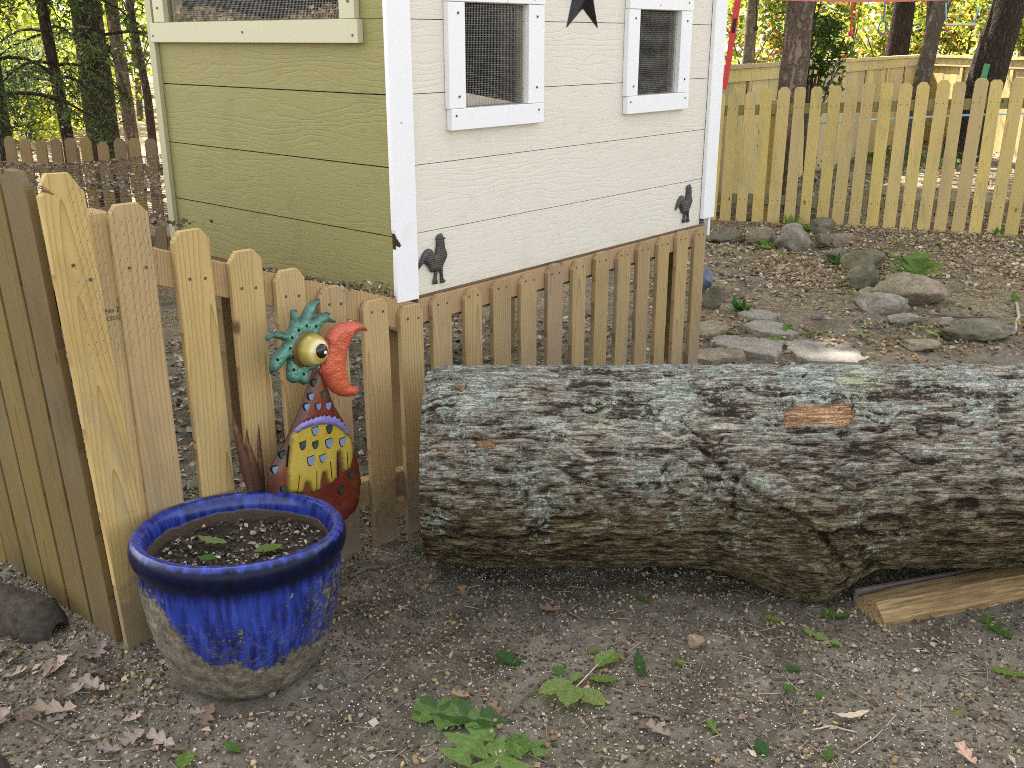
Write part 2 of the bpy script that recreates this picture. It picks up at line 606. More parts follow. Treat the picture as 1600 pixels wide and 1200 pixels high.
def m_ground():
    t = NT('trodden_soil')
    o = t.obj()
    x, y, z = t.sep(o)
    n1 = t.noise(o, 1.3, 6, 0.6)
    n2 = t.noise(o, 9.0, 6, 0.65)
    n3 = t.noise(o, 70.0, 5, 0.7)
    n4 = t.noise(o, 260.0, 3, 0.7)
    col = t.ramp(n2, [(0.25, (0.055, 0.046, 0.033)), (0.5, (0.125, 0.107, 0.08)), (0.75, (0.26, 0.228, 0.178))])
    col = t.mix(t.step(n1, 0.4, 0.65), col, (0.165, 0.144, 0.112))
    patch = t.noise(o, 3.7, 6, 0.7, 0.4)
    col = t.mix(t.math('MULTIPLY', t.step(patch, 0.52, 0.62), 0.5), col, (0.26, 0.232, 0.186))
    col = t.mix(t.math('MULTIPLY', t.step(patch, 0.47, 0.36), 0.6), col, (0.06, 0.05, 0.036))
    moss = t.math('MULTIPLY', t.step(t.noise(o, 3.1, 5, 0.65), 0.52, 0.66), t.step(n3, 0.4, 0.6))
    col = t.mix(t.math('MULTIPLY', moss, 0.55), col, (0.09, 0.095, 0.03))
    col = t.mix(t.step(n3, 0.55, 0.75), col, (0.33, 0.285, 0.235))
    col = t.mix(t.step(n3, 0.44, 0.28), col, (0.055, 0.043, 0.034))
    # dry litter in the back yard
    litter = t.voro(o, 55.0, 'F1', 'Color')
    lr = t.sep(litter)[0]
    lcol = t.ramp(lr, [(0.0, (0.09, 0.065, 0.04)), (0.4, (0.20, 0.15, 0.09)), (0.75, (0.30, 0.23, 0.14)), (1.0, (0.40, 0.31, 0.2))])
    far = t.math('MULTIPLY', t.step(y, 3.6, 6.5), t.step(t.noise(o, 2.2, 5, 0.6), 0.33, 0.55))
    col = t.mix(t.math('MULTIPLY', far, 0.75), col, lcol)
    h = t.math('ADD', t.math('MULTIPLY', n3, 1.0), t.math('MULTIPLY', n4, 0.5))
    return t.done(col, 0.95, t.bump(h, 0.8, 0.008), spec=0.15)


M['ground'] = m_ground()


# ------------------------------------------------------------------ ground
def ground_h(x, y):
    x = np.atleast_1d(np.asarray(x, float))
    y = np.atleast_1d(np.asarray(y, float))
    P = np.stack([x, y, np.zeros_like(x)], 1)
    near = smooth(30, 12, np.hypot(x, y - 4))
    h = (fbm(P * 1.1, 3, 5) - 0.5) * 0.055 * near + (fbm(P * 8, 3, 9) - 0.5) * 0.032 * near
    h += (fbm(P * 34, 2, 13) - 0.5) * 0.014 * near
    h -= 0.45 * smooth(4.3, 7.5, y) * smooth(-0.5, -2.0, x)
    return h


def lines(lo, hi, step, far, grow=1.32):
    core = list(np.arange(lo, hi + step / 2, step))
    a, d = core[-1], step
    while a < far:
        d *= grow
        a += d
        core.append(a)
    b, d = core[0], step
    pre = []
    while b > -far:
        d *= grow
        b -= d
        pre.append(b)
    return np.array(pre[::-1] + core)


gx = lines(-2.6, 3.6, 0.018, 260)
gy = lines(1.2, 5.4, 0.018, 260)
GX, GY = np.meshgrid(gx, gy)
gh = ground_h(GX.ravel(), GY.ravel())
nx_, ny_ = len(gx), len(gy)
idx = np.arange(nx_ * ny_).reshape(ny_, nx_)
quads = np.stack([idx[:-1, :-1].ravel(), idx[:-1, 1:].ravel(), idx[1:, 1:].ravel(), idx[1:, :-1].ravel()], 1)
ground = link('ground', mesh_np('ground', np.stack([GX.ravel(), GY.ravel(), gh], 1), quads, [M['ground']], True))
tag(ground, kind='structure')


def gz(x, y):
    return float(ground_h(x, y)[0])


# ------------------------------------------------------------------ chicken coop
coop = thing('chicken_coop', 'raised white chicken coop with wire mesh windows', 'chicken coop', C0, ROT)
W, D, ZB, ZT = 1.833, 1.222, 0.757, 2.12
COURSE = [ZB, 0.949, 1.149, 1.350, 1.552, 1.752, 1.952, ZT]
GAP = 0.0022
WINS = [(0.303, 0.594, 1.303, 1.602), (1.213, 1.489, 1.303, 1.600)]          # front openings x0,x1,z0,z1
LWIN = (0.192, 1.110, 1.553, 1.960)                                         # left opening in y


def cut_rects(lo, hi, z0, z1, holes):
    """rectangles of a board lo..hi, z0..z1 left over around the holes"""
    zs = sorted({z0, z1, *[z for h in holes for z in h[2:] if z0 < z < z1]})
    out = []
    for a, b in zip(zs[:-1], zs[1:]):
        xs, segs = lo, []
        for h in sorted(holes):
            if h[2] < (a + b) / 2 < h[3]:
                segs.append((xs, h[0]))
                xs = h[1]
        segs.append((xs, hi))
        out += [(p, q, a, b) for p, q in segs]
    return out


SY = 0.018                                                                   # siding sits behind the trim face
for k, (z0, z1) in enumerate(zip(COURSE[:-1], COURSE[1:])):
    rects = cut_rects(0.089, 1.744, z0, z1, WINS)
    apart = all(r[2] == z0 and r[3] == z1 for r in rects)        # the windows cut this course into separate pieces
    for grp in ([[r] for r in rects] if apart else [rects]):
        mb = MB()
        for (p, q, a, b) in grp:
            mb.box(p, q, SY, SY + 0.012, a + (GAP if a == z0 else 0), b)
        link('siding_board', mb.mesh('front_siding', M['siding_cream']), coop)
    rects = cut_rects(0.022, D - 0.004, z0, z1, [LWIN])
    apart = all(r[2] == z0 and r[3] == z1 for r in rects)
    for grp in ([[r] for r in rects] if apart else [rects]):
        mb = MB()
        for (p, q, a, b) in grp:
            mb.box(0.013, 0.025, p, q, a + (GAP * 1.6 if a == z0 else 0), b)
        link('siding_board', mb.mesh('side_siding', M['siding_shade_tint']), coop)
    link('siding_board', MB().box(W - 0.025, W - 0.013, 0.03, D, z0, z1).mesh('far_siding', M['siding_cream']), coop)
    link('siding_board', MB().box(0.03, W - 0.03, D, D + 0.012, z0, z1).mesh('back_siding', M['siding_shade_tint']), coop)

# sheathing behind the boards: closes the joints, forms the inside
mb = MB()
for (p, q, a, b) in cut_rects(0.026, W - 0.026, ZB + 0.01, ZT, WINS):
    mb.box(p, q, SY + 0.013, SY + 0.022, a, b)
link('wall_sheathing', mb.mesh('front_sheathing', M['dark_inside']), coop)
mb = MB()
for (p, q, a, b) in cut_rects(0.042, D - 0.01, ZB + 0.01, ZT, [LWIN]):
    mb.box(0.026, 0.034, p, q, a, b)
link('wall_sheathing', mb.mesh('side_sheathing', M['dark_inside']), coop)
link('wall_sheathing', MB().box(0.036, W - 0.04, D - 0.02, D - 0.004, ZB, ZT).mesh('back_sheathing', M['dark_inside']), coop)
link('wall_sheathing', MB().box(W - 0.036, W - 0.027, 0.33, D - 0.022, ZB, ZT).mesh('far_sheathing', M['dark_inside']), coop)
link('wall_panel', MB().box(W - 0.042, W - 0.03, 0.043, 0.328, ZB + 0.05, ZT).mesh('far_panel', M['brown_inside']), coop)
link('wall_panel', MB().box(0.93, 0.945, 0.043, 0.42, ZB + 0.05, ZT).mesh('partition', M['brown_inside']), coop)
link('floor_panel', MB().box(0.04, W - 0.045, 0.044, D - 0.03, 1.20, 1.225).mesh('floor_panel', M['brown_inside']), coop)
link('nest_shelf', MB().box(0.04, 0.24, 0.05, D - 0.05, 1.50, 1.52).mesh('nest_shelf', M['brown_inside']), coop)
link('perch_board', MB().prism([(0.27, 1.318), (0.62, 1.262), (0.62, 1.300), (0.27, 1.358)], 0.0445, 0.062).mesh('perch_board', M['pale_bar']), coop)

# corner boards (near one with a chewed notch)
near = [(0.0, ZB), (0.088, ZB - 0.002), (0.088, ZT), (-0.001, ZT), (-0.001, 0.975), (0.002, 0.962), (0.008, 0.948), (0.018, 0.936), (0.024, 0.925), (0.016, 0.921), (0.004, 0.928), (0.002, 0.90)]
link('corner_board', MB().prism(near, 0.0, 0.017).mesh('corner_board', M['trim'], 0.0012), coop)
link('corner_board', MB().box(1.745, W + 0.002, 0.0, 0.0175, 0.782, ZT).mesh('corner_board', M['trim'], 0.0012), coop)
link('corner_board', MB().box(-0.004, 0.0128, D - 0.026, D + 0.012, ZB - 0.005, ZT).mesh('corner_board', M['trim_edge_shade'], 0.0012), coop)
link('notch_shade_block', MB().box(0.0015, 0.022, 0.004, 0.0155, 0.918, 0.968).mesh('notch_shade_block', M['rot']), coop)  # dark block added in the notch to paint the hole's shade
link('corner_board', MB().box(W - 0.0125, W + 0.006, 0.0185, 0.085, 0.70, ZT).mesh('corner_board', M['trim'], 0.0012), coop)


def mesh_grid(mb, u0, u1, z0, z1, pitch, put, w=0.0006):
    """hardware cloth: round-ish wires as slim square bars"""
    n = int(round((u1 - u0) / pitch))
    for i in range(n + 1):
        u = u0 + (u1 - u0) * i / n
        put(mb, u - w / 2, u + w / 2, z0, z1, 0)
    m = int(round((z1 - z0) / pitch))
    for j in range(m + 1):
        z = z0 + (z1 - z0) * j / m
        put(mb, u0, u1, z - w / 2, z + w / 2, 1)


def put_front(mb, a, b, c, d, lay):
    y = SY + 0.004 + lay * 0.0009
    mb.box(a, b, y, y + 0.0008, c, d)


def put_left(mb, a, b, c, d, lay):
    x = 0.019 + lay * 0.0009
    mb.box(x, x + 0.0008, a, b, c, d)


FT = 0.0
for wi, (x0, x1, z0, z1) in enumerate(WINS):
    win = link('window', MB().box(x0 + 0.001, x0 + 0.012, SY + 0.007, SY + 0.022, z0, z1).box(x1 - 0.012, x1 - 0.001, SY + 0.007, SY + 0.022, z0, z1).box(x0 + 0.012, x1 - 0.012, SY + 0.007, SY + 0.022, z0 - 0.004, z0 + 0.003).mesh('window_lining', M['lining']), coop)
    ww = 0.0695
    y0, y1 = -0.004, SY - 0.001
    fr = [(x0 - 0.064, x1 + 0.077, z0 - 0.062, z0), (x0 - 0.070, x0, z0 + 0.001, z1), (x1, x1 + 0.078, z0 + 0.001, z1), (x0 - 0.068, x1 + 0.080, z1 + 0.001, z1 + 0.066)]
    for q, (a, b, c, d) in enumerate(fr):
        link('frame_board', MB().box(a, b, y0 - (0.0015 if q in (0, 3) else 0), y1, c, d).mesh('frame_board', M['trim'], 0.0015), win)
    mb = MB()
    mesh_grid(mb, x0, x1, z0, z1, 0.0068, put_front)
    tag(link('wire_mesh', mb.mesh('wire_mesh', M['wire']), win), kind='stuff')
    mb = MB()
    for (a, c) in [(x0 - 0.045, z0 - 0.02), (x1 + 0.05, z0 - 0.02), (x0 - 0.03, z0 + 0.035), (x1 + 0.04, z0 + 0.05), (x0 - 0.03, z1 - 0.03), (x1 + 0.04, z1 - 0.035), (x1 + 0.045, z1 + 0.03)]:
        mb.box(a - 0.003, a + 0.003, y0 - 0.0028, y0 + 0.001, c - 0.0032, c + 0.0032)
    tag(link('nail_head', mb.mesh('nail_heads', M['nail']), win), kind='stuff')
a0, a1, z0, z1 = LWIN
win = link('window', MB().box(0.026, 0.06, a0 + 0.001, a0 + 0.012, z0, z1).box(0.026, 0.06, a1 - 0.012, a1 - 0.001, z0, z1).mesh('window_lining', M['trim_shade_tint']), coop)
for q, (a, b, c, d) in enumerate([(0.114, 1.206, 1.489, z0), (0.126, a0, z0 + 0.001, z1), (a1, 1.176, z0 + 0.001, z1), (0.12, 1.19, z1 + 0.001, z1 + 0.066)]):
    link('frame_board', MB().box(-0.008 - (0.0015 if q in (0, 3) else 0), 0.0125, a, b, c, d).mesh('frame_board', M['trim_shade_tint'], 0.0015), win)
mb = MB()
mesh_grid(mb, a0, a1, z0, z1, 0.0068, put_left)
tag(link('wire_mesh', mb.mesh('wire_mesh', M['wire']), win), kind='stuff')
mb = MB()
for (a, c) in [(0.135, 1.51), (1.19, 1.51), (0.15, 1.60), (1.145, 1.60), (0.66, 1.52)]:
    mb.box(-0.0115, -0.008, a - 0.003, a + 0.003, c - 0.0032, c + 0.0032)
tag(link('nail_head', mb.mesh('nail_heads', M['nail']), win), kind='stuff')


def flakes(name, pts, size, cols, mat, flat=0.6):
    """many small bent chips (two triangles) at pts, random facing; one mesh"""
    n = len(pts)
    s = size * rng.uniform(0.5, 1.3, n)
    ax = rng.normal(size=(n, 3))
    ax[:, 2] *= 1 - flat
    ax /= np.linalg.norm(ax, axis=1)[:, None]
    t = rng.normal(size=(n, 3))
    nrm = np.array([0, 0, 1.0]) * flat * 2.2 + t * (1 - flat)
    bx = np.cross(nrm, ax)
    bx /= np.linalg.norm(bx, axis=1)[:, None] + 1e-9
    asp = rng.uniform(0.35, 0.9, n)[:, None]
    S = s[:, None]
    up = np.cross(ax, bx)
    up *= np.sign(up[:, 2] + 1e-6)[:, None]
    v0 = pts + ax * S
    v1 = pts + bx * S * asp + up * S * rng.uniform(-0.1, 0.5, (n, 1))
    v2 = pts - ax * S * rng.uniform(0.6, 1.0, (n, 1))
    v3 = pts - bx * S * asp + up * S * rng.uniform(-0.1, 0.5, (n, 1))
    V = np.stack([v0, v1, v2, v3], 1).reshape(-1, 3)
    Fq = np.arange(4 * n).reshape(n, 4)
    tri = np.concatenate([Fq[:, [0, 1, 2]], Fq[:, [0, 2, 3]]])
    c = np.repeat(cols, 4, axis=0)
    return mesh_np(name, V, tri, [mat], cols=c)


def pick(cols, n, var=0.15):
    cols = np.array(cols)
    c = cols[rng.integers(0, len(cols), n)]
    return np.clip(c * (1 + rng.uniform(-var, var, (n, 1))), 0, 1)


SHAV = [(0.55, 0.40, 0.22), (0.45, 0.32, 0.17), (0.62, 0.47, 0.28), (0.33, 0.22, 0.11)]
n = 2600
pts = np.stack([rng.uniform(0.03, 0.22, n), rng.uniform(0.15, 1.15, n), np.zeros(n)], 1)
pts[:, 2] = 1.525 + rng.uniform(0, 1, n) * (0.05 + 0.03 * np.sin(pts[:, 1] * 7))
tag(link('wood_shavings', flakes('wood_shavings', pts, 0.011, pick(SHAV, n), M['bits'], 0.3), coop), kind='stuff')
n = 2200
pts = np.stack([rng.uniform(0.06, 1.78, n), rng.uniform(0.045, 0.5, n), 1.23 + rng.uniform(0, 1, n) * 0.07], 1)
tag(link('wood_shavings', flakes('wood_shavings', pts, 0.011, pick(SHAV, n), M['bits'], 0.3), coop), kind='stuff')

# roof (above the picture), floor frame and legs
mb = MB()
mb.prism([(-0.07, ZT + 0.003), (W + 0.07, ZT + 0.003), (W / 2, ZT + 0.48)], -0.04, D + 0.06)
link('roof', mb.mesh('roof', M['roof']), coop)
mb = MB().box(0.03, W - 0.02, 0.035, 0.075, ZB - 0.10, ZB - 0.003).box(0.03, W - 0.02, D - 0.06, D - 0.02, ZB - 0.10, ZB - 0.003).box(0.03, 0.07, 0.08, D - 0.065, ZB - 0.10, ZB - 0.003).box(W - 0.06, W - 0.02, 0.08, D - 0.065, ZB - 0.10, ZB - 0.003)
link('floor_frame', mb.mesh('floor_frame', M['rail']), coop)
for (lx, ly) in [(0.075, 0.08), (W - 0.16, 0.08), (0.075, D - 0.16), (W - 0.16, D - 0.16)]:
    link('leg', MB().box(lx, lx + 0.088, ly, ly + 0.088, -0.1, ZB - 0.004).mesh('leg', M['brown_picket'], 0.002), coop)


# ------------------------------------------------------------------ pickets
def picket_mesh(h, w=0.089, t=0.018, ear=0.024, below=0.06, mat='picket', bevel=0.0015):
    e = min(ear, w * 0.3)
    pts = [(-w / 2, -below), (w / 2, -below), (w / 2, h - e * 1.25), (w / 2 - e, h), (-w / 2 + e, h), (-w / 2, h - e * 1.25)]
    return MB().prism(pts, -t, 0.0).mesh('picket', M[mat], bevel)


def nails(parent, spots, y, r=0.0028, at=None):
    mb = MB()
    for (a, c) in spots:
        mb.box(a - r, a + r, y - 0.0015, y + 0.002, c - r, c + r)
    return tag(link('nail_head', mb.mesh('nail_heads', M['nail']), parent), kind='stuff')


def joint(o, lean=0.0, tilt=0.0):
    o.rotation_euler = (tilt, lean, random.uniform(-0.03, 0.03))
    return o


# skirt below the front of the coop
skirt = thing('picket_skirt', 'row of short tan pickets closing the space under the white coop wall', 'picket fence', C0, ROT)
sk = [picket_mesh(0.756 - dh, w, 0.018, e, mat='skirt') for (dh, w, e) in [(0.0, 0.084, 0.022), (0.006, 0.080, 0.027), (0.002, 0.087, 0.018), (0.010, 0.083, 0.024)]]
sp = []
for k in range(12):
    s = 0.181 + 0.1405 * k
    o = link('picket', sk[k % 4], skirt, (s, 0.012, random.uniform(-0.006, 0.004)))
    joint(o, random.uniform(-0.006, 0.006))
    sp += [(s - 0.02, 0.722), (s + 0.02, 0.720)]
nails(skirt, sp, -0.006)
link('rail', MB().box(0.095, 1.80, 0.013, 0.031, 0.672, 0.748).mesh('rail', M['rail'], 0.002), skirt)
link('rail', MB().box(0.095, 1.80, 0.013, 0.045, 0.125, 0.20).mesh('rail', M['brown_picket'], 0.002), skirt)

# stepped fence from the coop corner towards the camera
steps = thing('stepped_picket_fence', 'tan picket fence stepping down along a sloping rail to the coop corner', 'picket fence', C0, ROT - 0.06)
PK = [(-0.810, 1.150, 0.096), (-0.658, 1.070, 0.095), (-0.515, 0.998, 0.092), (-0.383, 0.927, 0.090), (-0.243, 0.856, 0.088), (-0.094, 0.789, 0.092), (0.043, 0.747, 0.086)]
sp = []
PK = [(s * 0.975, 1.5 - (1.5 - h) * (1 + 0.028 * max(0, -s)), w) for (s, h, w) in PK]
for k, (s, h, w) in enumerate(PK):
    o = link('picket', picket_mesh(h, w, 0.019, random.uniform(0.017, 0.023)), steps, (s, 0.004, 0))
    joint(o, random.uniform(-0.012, 0.006))
    rz_ = 0.757 - (s + 0.0) * 0.345
    if s > -0.75:
        rz_ = min(rz_, h + 0.01)
    sp += [(s - 0.019, rz_ - 0.035), (s + 0.022, rz_ - 0.04)]
nails(steps, sp, -0.0145, 0.0034)
r0, r1 = (-0.90, 1.086), (0.10, 0.735)
link('rail', MB().prism([(r0[0], r0[1] - 0.092), (r1[0], r1[1] - 0.092), r1, r0], 0.006, 0.043).mesh('rail', M['rail'], 0.002), steps)
link('rail', MB().prism([(-0.90, 0.20), (0.10, 0.12), (0.10, 0.205), (-0.90, 0.285)], 0.006, 0.043).mesh('rail', M['picket'], 0.002), steps)
n = 520
q = rng.uniform(-0.50, 0.02, n)
pts = np.stack([q, rng.uniform(0.008, 0.03, n), 0.7692 - (q + 0.0) * 0.351 - 0.0005 + rng.uniform(0, 1, n) ** 2 * (0.012 + 0.028 * smooth(-0.22, -0.05, q))], 1)
RAIL_BITS = (pts, n)
link('post', MB().box(-0.925, -0.836, -0.004, 0.084, -0.1, 1.128).mesh('post', M['picket'], 0.003), steps)

tag(link('debris', flakes('rail_debris', RAIL_BITS[0], 0.008, pick([(0.10, 0.08, 0.05), (0.2, 0.16, 0.1), (0.07, 0.07, 0.03), (0.36, 0.3, 0.22)], RAIL_BITS[1], 0.25), M['bits'], 0.4), steps), kind='stuff')
# tall return fence, nearly edge-on on the left
PL = np.array([-0.985, 2.238, 0.0])
tall = thing('tall_picket_fence', 'tall close-set greenish picket fence running away at the left edge', 'picket fence', PL, ROT)
tall.rotation_euler = (0, -0.042, ROT)                  # leans a little away from the yard
tp = picket_mesh(1.225, 0.118, 0.019, 0.03, mat='old_picket')
for k in range(9):
    o = link('picket', tp, tall, (-0.02 + random.uniform(-0.002, 0.002), 0.086 + 0.131 * k, random.uniform(-0.008, 0.008)), (0, 0, -math.pi / 2))
    o.rotation_euler = (0, 0, -math.pi / 2)
    o.rotation_euler.x = 0
    o.rotation_euler = (-0.035 + random.uniform(-0.006, 0.006), 0, -math.pi / 2) if False else (0, 0, -math.pi / 2)
link('rail', MB().box(0.0, 0.036, 0.02, 1.3, 0.86, 0.95).mesh('rail', M['old_picket'], 0.002), tall)
link('rail', MB().box(0.0, 0.036, 0.02, 1.3, 0.2, 0.29).mesh('rail', M['old_picket'], 0.002), tall)
# wide light board that closes the corner, top corner split off
bw = [(-0.022, -0.06), (0.074, -0.06), (0.080, 1.175), (0.052, 1.222), (0.004, 1.226), (-0.012, 1.203), (-0.002, 1.196), (0.014, 1.178), (-0.004, 1.186), (-0.020, 1.180)]
o = link('corner_picket', MB().prism(bw, -0.019, 0.0).mesh('corner_picket', M['picket'], 0.001), tall, (0.0, 0.0, 0))
o.rotation_euler = (0.0, 0.0, 0)
o.location = (-0.012, -0.006, 0)
nails(tall, [(0.012, 1.02), (0.045, 0.98)], -0.0265, 0.0034)


# stamped lettering on the post below the corner
def text_mesh(body, size, name):
    cu = bpy.data.curves.new(name, 'FONT')
    cu.body = body
    cu.size = size
    cu.extrude = 0.0001
    ob = bpy.data.objects.new(name, cu)
    COL.objects.link(ob)
    bpy.context.view_layer.update()
    dg = bpy.context.evaluated_depsgraph_get()
    me = bpy.data.meshes.new_from_object(ob.evaluated_get(dg))
    bpy.data.objects.remove(ob)
    me.materials.clear()
    me.materials.append(M['ink'])
    return me


s_, z_ = yard(165, 499)
s_ *= 0.975
st = link('grade_stamp', text_mesh('No 2', 0.0165, 'grade_stamp'), steps, (s_, -0.0056, z_), (math.pi / 2, 0, 0))
s_, z_ = yard(164, 506)
s_ *= 0.975
st = link('grade_stamp', text_mesh('(CELL)', 0.0135, 'grade_stamp'), steps, (s_, -0.0056, z_ - 0.008), (math.pi / 2, 0, 0))

# ------------------------------------------------------------------ new picket fence at the back of the yard
P1 = gp(1130, 343)
P2 = gp(1590, 366)
fd = (P2 - P1) / np.linalg.norm(P2 - P1)
frot = math.atan2(fd[1], fd[0])
nf = thing('new_picket_fence', 'new yellow pine picket fence across the back of the yard', 'picket fence', P1, frot)
sp = []
npk = 28
for k in range(-3, npk - 3):
    s = -0.115 + 0.1345 * k + random.uniform(-0.006, 0.006)
    h = 1.105 + 0.05 * s - (0.03 if k < 3 else 0)
    o = link('picket', picket_mesh(h, random.uniform(0.090, 0.101), 0.018, random.uniform(0.017, 0.03), mat='new_picket'), nf, (s, -0.002, random.uniform(-0.012, 0.012)))
    joint(o, random.uniform(-0.008, 0.016))
    for zz in (0.94 + 0.045 * s, 0.185 + 0.012 * s):
        sp += [(s - 0.024, zz), (s + 0.024, zz)]
nails(nf, sp, -0.021, 0.003)
for (za, zb, sl) in [(0.885, 0.968, 0.045), (0.145, 0.225, 0.012)]:
    a, b = -0.55, 3.35
    link('rail', MB().prism([(a, za + sl * a), (b, za + sl * b), (b, zb + sl * b), (a, zb + sl * a)], 0.0, 0.038).mesh('rail', M['green_rail'], 0.002), nf)
for s in (0.325, 2.7):
    link('post', MB().box(s - 0.045, s + 0.045, 0.04, 0.13, -0.1, 1.0 + 0.045 * s).mesh('post', M['new_picket'], 0.003), nf)

# privacy fence beyond, two runs meeting in a corner
A0, AC, A1 = gp(1100, 102.5, 1.28), gp(1440, 84.5, 1.28), gp(1680, 90, 1.28)


def privacy(p, q, nb, label):
    d = q - p
    L = float(np.linalg.norm(d[:2]))
    t = thing('privacy_fence', label, 'fence', (p[0], p[1], 0), math.atan2(d[1], d[0]))
    w = L / nb
    bm_ = MB().box(-w / 2 + 0.002, w / 2 - 0.002, -0.016, 0.0, -0.15, 1.22).mesh('board', M['panel'])
    for k in range(nb):
        link('board', bm_, t, (w * (k + 0.5), random.uniform(-0.004, 0.004), 0))
    npost = max(2, int(L / 1.0))
    for k in range(npost):
        x0, x1 = L * k / npost, L * (k + 1) / npost
        link('trim_board', MB().box(x0 + 0.004, x1 - 0.004, -0.044, -0.022, 1.12, 1.235).mesh('trim_board', M['panel']), t)
        link('cap_board', MB().box(x0 + 0.002, x1 - 0.002, -0.07, 0.03, 1.24, 1.275).mesh('cap_board', M['panel']), t)
        link('post', MB().box(x0 - 0.045, x0 + 0.045, 0.01, 0.1, -0.1, 1.235).mesh('post', M['panel']), t)
        link('batten', MB().box(x0 - 0.03, x0 + 0.03, -0.04, -0.021, -0.1, 1.115).mesh('batten', M['panel']), t)
    return t


privacy(A0, AC, 36, 'tall yellow privacy fence with capped top, left run behind the big pine')
privacy(AC, A1, 20, 'tall yellow privacy fence with capped top, right run behind the dark leaning tree')


# ------------------------------------------------------------------ log
LX0, LX1, LR, LYC, LZC = -0.245, 2.30, 0.292, 2.665, 0.325


def cyl(px, py):
    d = ray(px, py)
    oy, oz = -LYC, CAM_H - LZC
    a = d[1] ** 2 + d[2] ** 2
    b = 2 * (oy * d[1] + oz * d[2])
    c = oy * oy + oz * oz - (LR + 0.01) ** 2
    disc = max(0, b * b - 4 * a * c)
    t = (-b - math.sqrt(disc)) / (2 * a)
    P = _C + d * t
    return float(P[0]), math.atan2(P[2] - LZC, -(P[1] - LYC))


def m_bark():
    t = NT('furrowed_bark')
    o = t.obj()
    hgt = t.attr('hgt')
    up = t.attr('up')
    peel = t.attr('peel')
    n1 = t.noise(t.vmath('MULTIPLY', o, (1.0, 2.2, 2.2)), 30.0, 6, 0.72)
    n2 = t.noise(t.vmath('MULTIPLY', o, (1.0, 1.7, 1.7)), 130.0, 5, 0.7)
    n5 = t.noise(t.vmath('MULTIPLY', o, (1.0, 4.0, 4.0)), 9.0, 4, 0.6)
    v = t.math('ADD', t.math('MULTIPLY', hgt, 0.72), t.math('ADD', t.math('MULTIPLY', t.math('SUBTRACT', n1, 0.5), 0.85), t.math('MULTIPLY', t.math('SUBTRACT', n2, 0.5), 0.45)))
    fl = t.noise(t.vmath('MULTIPLY', o, (1.0, 9.0, 9.0)), 7.0, 7, 0.72)
    fc = t.math('SUBTRACT', 1.0, t.step(t.math('ABSOLUTE', t.math('SUBTRACT', fl, 0.5)), 0.0, 0.045))
    v = t.math('SUBTRACT', v, t.math('MULTIPLY', fc, 0.22))
    grey = t.ramp(v, [(0.12, (0.055, 0.043, 0.031)), (0.32, (0.19, 0.162, 0.124)), (0.54, (0.345, 0.31, 0.252)), (0.86, (0.54, 0.505, 0.44))])
    brown = t.ramp(v, [(0.12, (0.026, 0.019, 0.010)), (0.36, (0.095, 0.073, 0.039)), (0.60, (0.175, 0.139, 0.079)), (0.90, (0.31, 0.255, 0.158))])
    col = t.mix(t.step(t.math('ADD', up, t.math('MULTIPLY', t.math('SUBTRACT', n1, 0.5), 0.9)), 0.08, 0.72), brown, grey)
    col = t.mix(t.math('MULTIPLY', t.step(n5, 0.58, 0.68), 0.35), col, (0.22, 0.135, 0.075))
    # crusty lichen
    big = t.noise(o, 5.5, 4, 0.6)
    med = t.noise(o, 62.0, 6, 0.75)
    lm = t.math('ADD', t.math('MULTIPLY', big, 0.9), t.math('ADD', t.math('MULTIPLY', med, 1.1), t.math('MULTIPLY', up, 0.16)))
    lm = t.step(t.math('ADD', lm, t.math('MULTIPLY', hgt, 0.14)), 1.22, 1.275)
    lc = t.ramp(t.noise(o, 7.0, 3, 0.5), [(0.35, (0.52, 0.58, 0.53)), (0.6, (0.50, 0.54, 0.42)), (0.75, (0.46, 0.48, 0.25))])
    lc = t.mix(t.step(n2, 0.35, 0.65), t.mix(0.5, lc, (0.12, 0.12, 0.10)), lc)
    col = t.mix(t.math('MULTIPLY', lm, 0.8), col, lc)
    fib = t.noise(t.vmath('MULTIPLY', o, (4.0, 60.0, 60.0)), 3.0, 4, 0.6)
    pc = t.ramp(fib, [(0.3, (0.30, 0.13, 0.06)), (0.5, (0.50, 0.30, 0.165)), (0.72, (0.66, 0.48, 0.31))])
    col = t.mix(peel, col, pc)
    h = t.math('ADD', t.math('MULTIPLY', n1, 1.0), t.math('SUBTRACT', t.math('ADD', t.math('MULTIPLY', n2, 0.5), t.math('MULTIPLY', lm, 0.25)), t.math('MULTIPLY', fc, 0.5)))
    return t.done(col, 0.92, t.bump(h, 1.0, 0.012), spec=0.15)


M['bark'] = m_bark()


def m_cut():
    t = NT('cut_wood_end')
    o = t.obj()
    x, y, z = t.sep(o)
    rr = t.math('SQRT', t.math('ADD', t.math('MULTIPLY', y, y), t.math('MULTIPLY', z, z)))
    w = t.math('SINE', t.math('ADD', t.math('MULTIPLY', rr, 260.0), t.math('MULTIPLY', t.noise(o, 14, 3), 9.0)))
    col = t.ramp(t.math('ADD', t.math('MULTIPLY', w, 0.25), t.noise(o, 9, 5)), [(0.3, (0.22, 0.13, 0.07)), (0.8, (0.42, 0.29, 0.17))])
    return t.done(col, 0.85, t.bump(w, 0.2, 0.003))


M['cut'] = m_cut()


def in_poly(u, a, poly):
    c = np.zeros(len(u), bool)
    n = len(poly)
    for i in range(n):
        x1, y1 = poly[i]
        x2, y2 = poly[(i + 1) % n]
        m = ((y1 > a) != (y2 > a)) & (u < (x2 - x1) * (a - y1) / (y2 - y1 + 1e-12) + x1)
        c ^= m
    return c


def seg_dist(u, a, p, q):
    d = np.array(q) - np.array(p)
    t = np.clip(((u - p[0]) * d[0] + (a - p[1]) * d[1]) / (d @ d), 0, 1)
    return np.hypot(u - p[0] - t * d[0], a - p[1] - t * d[1]), t


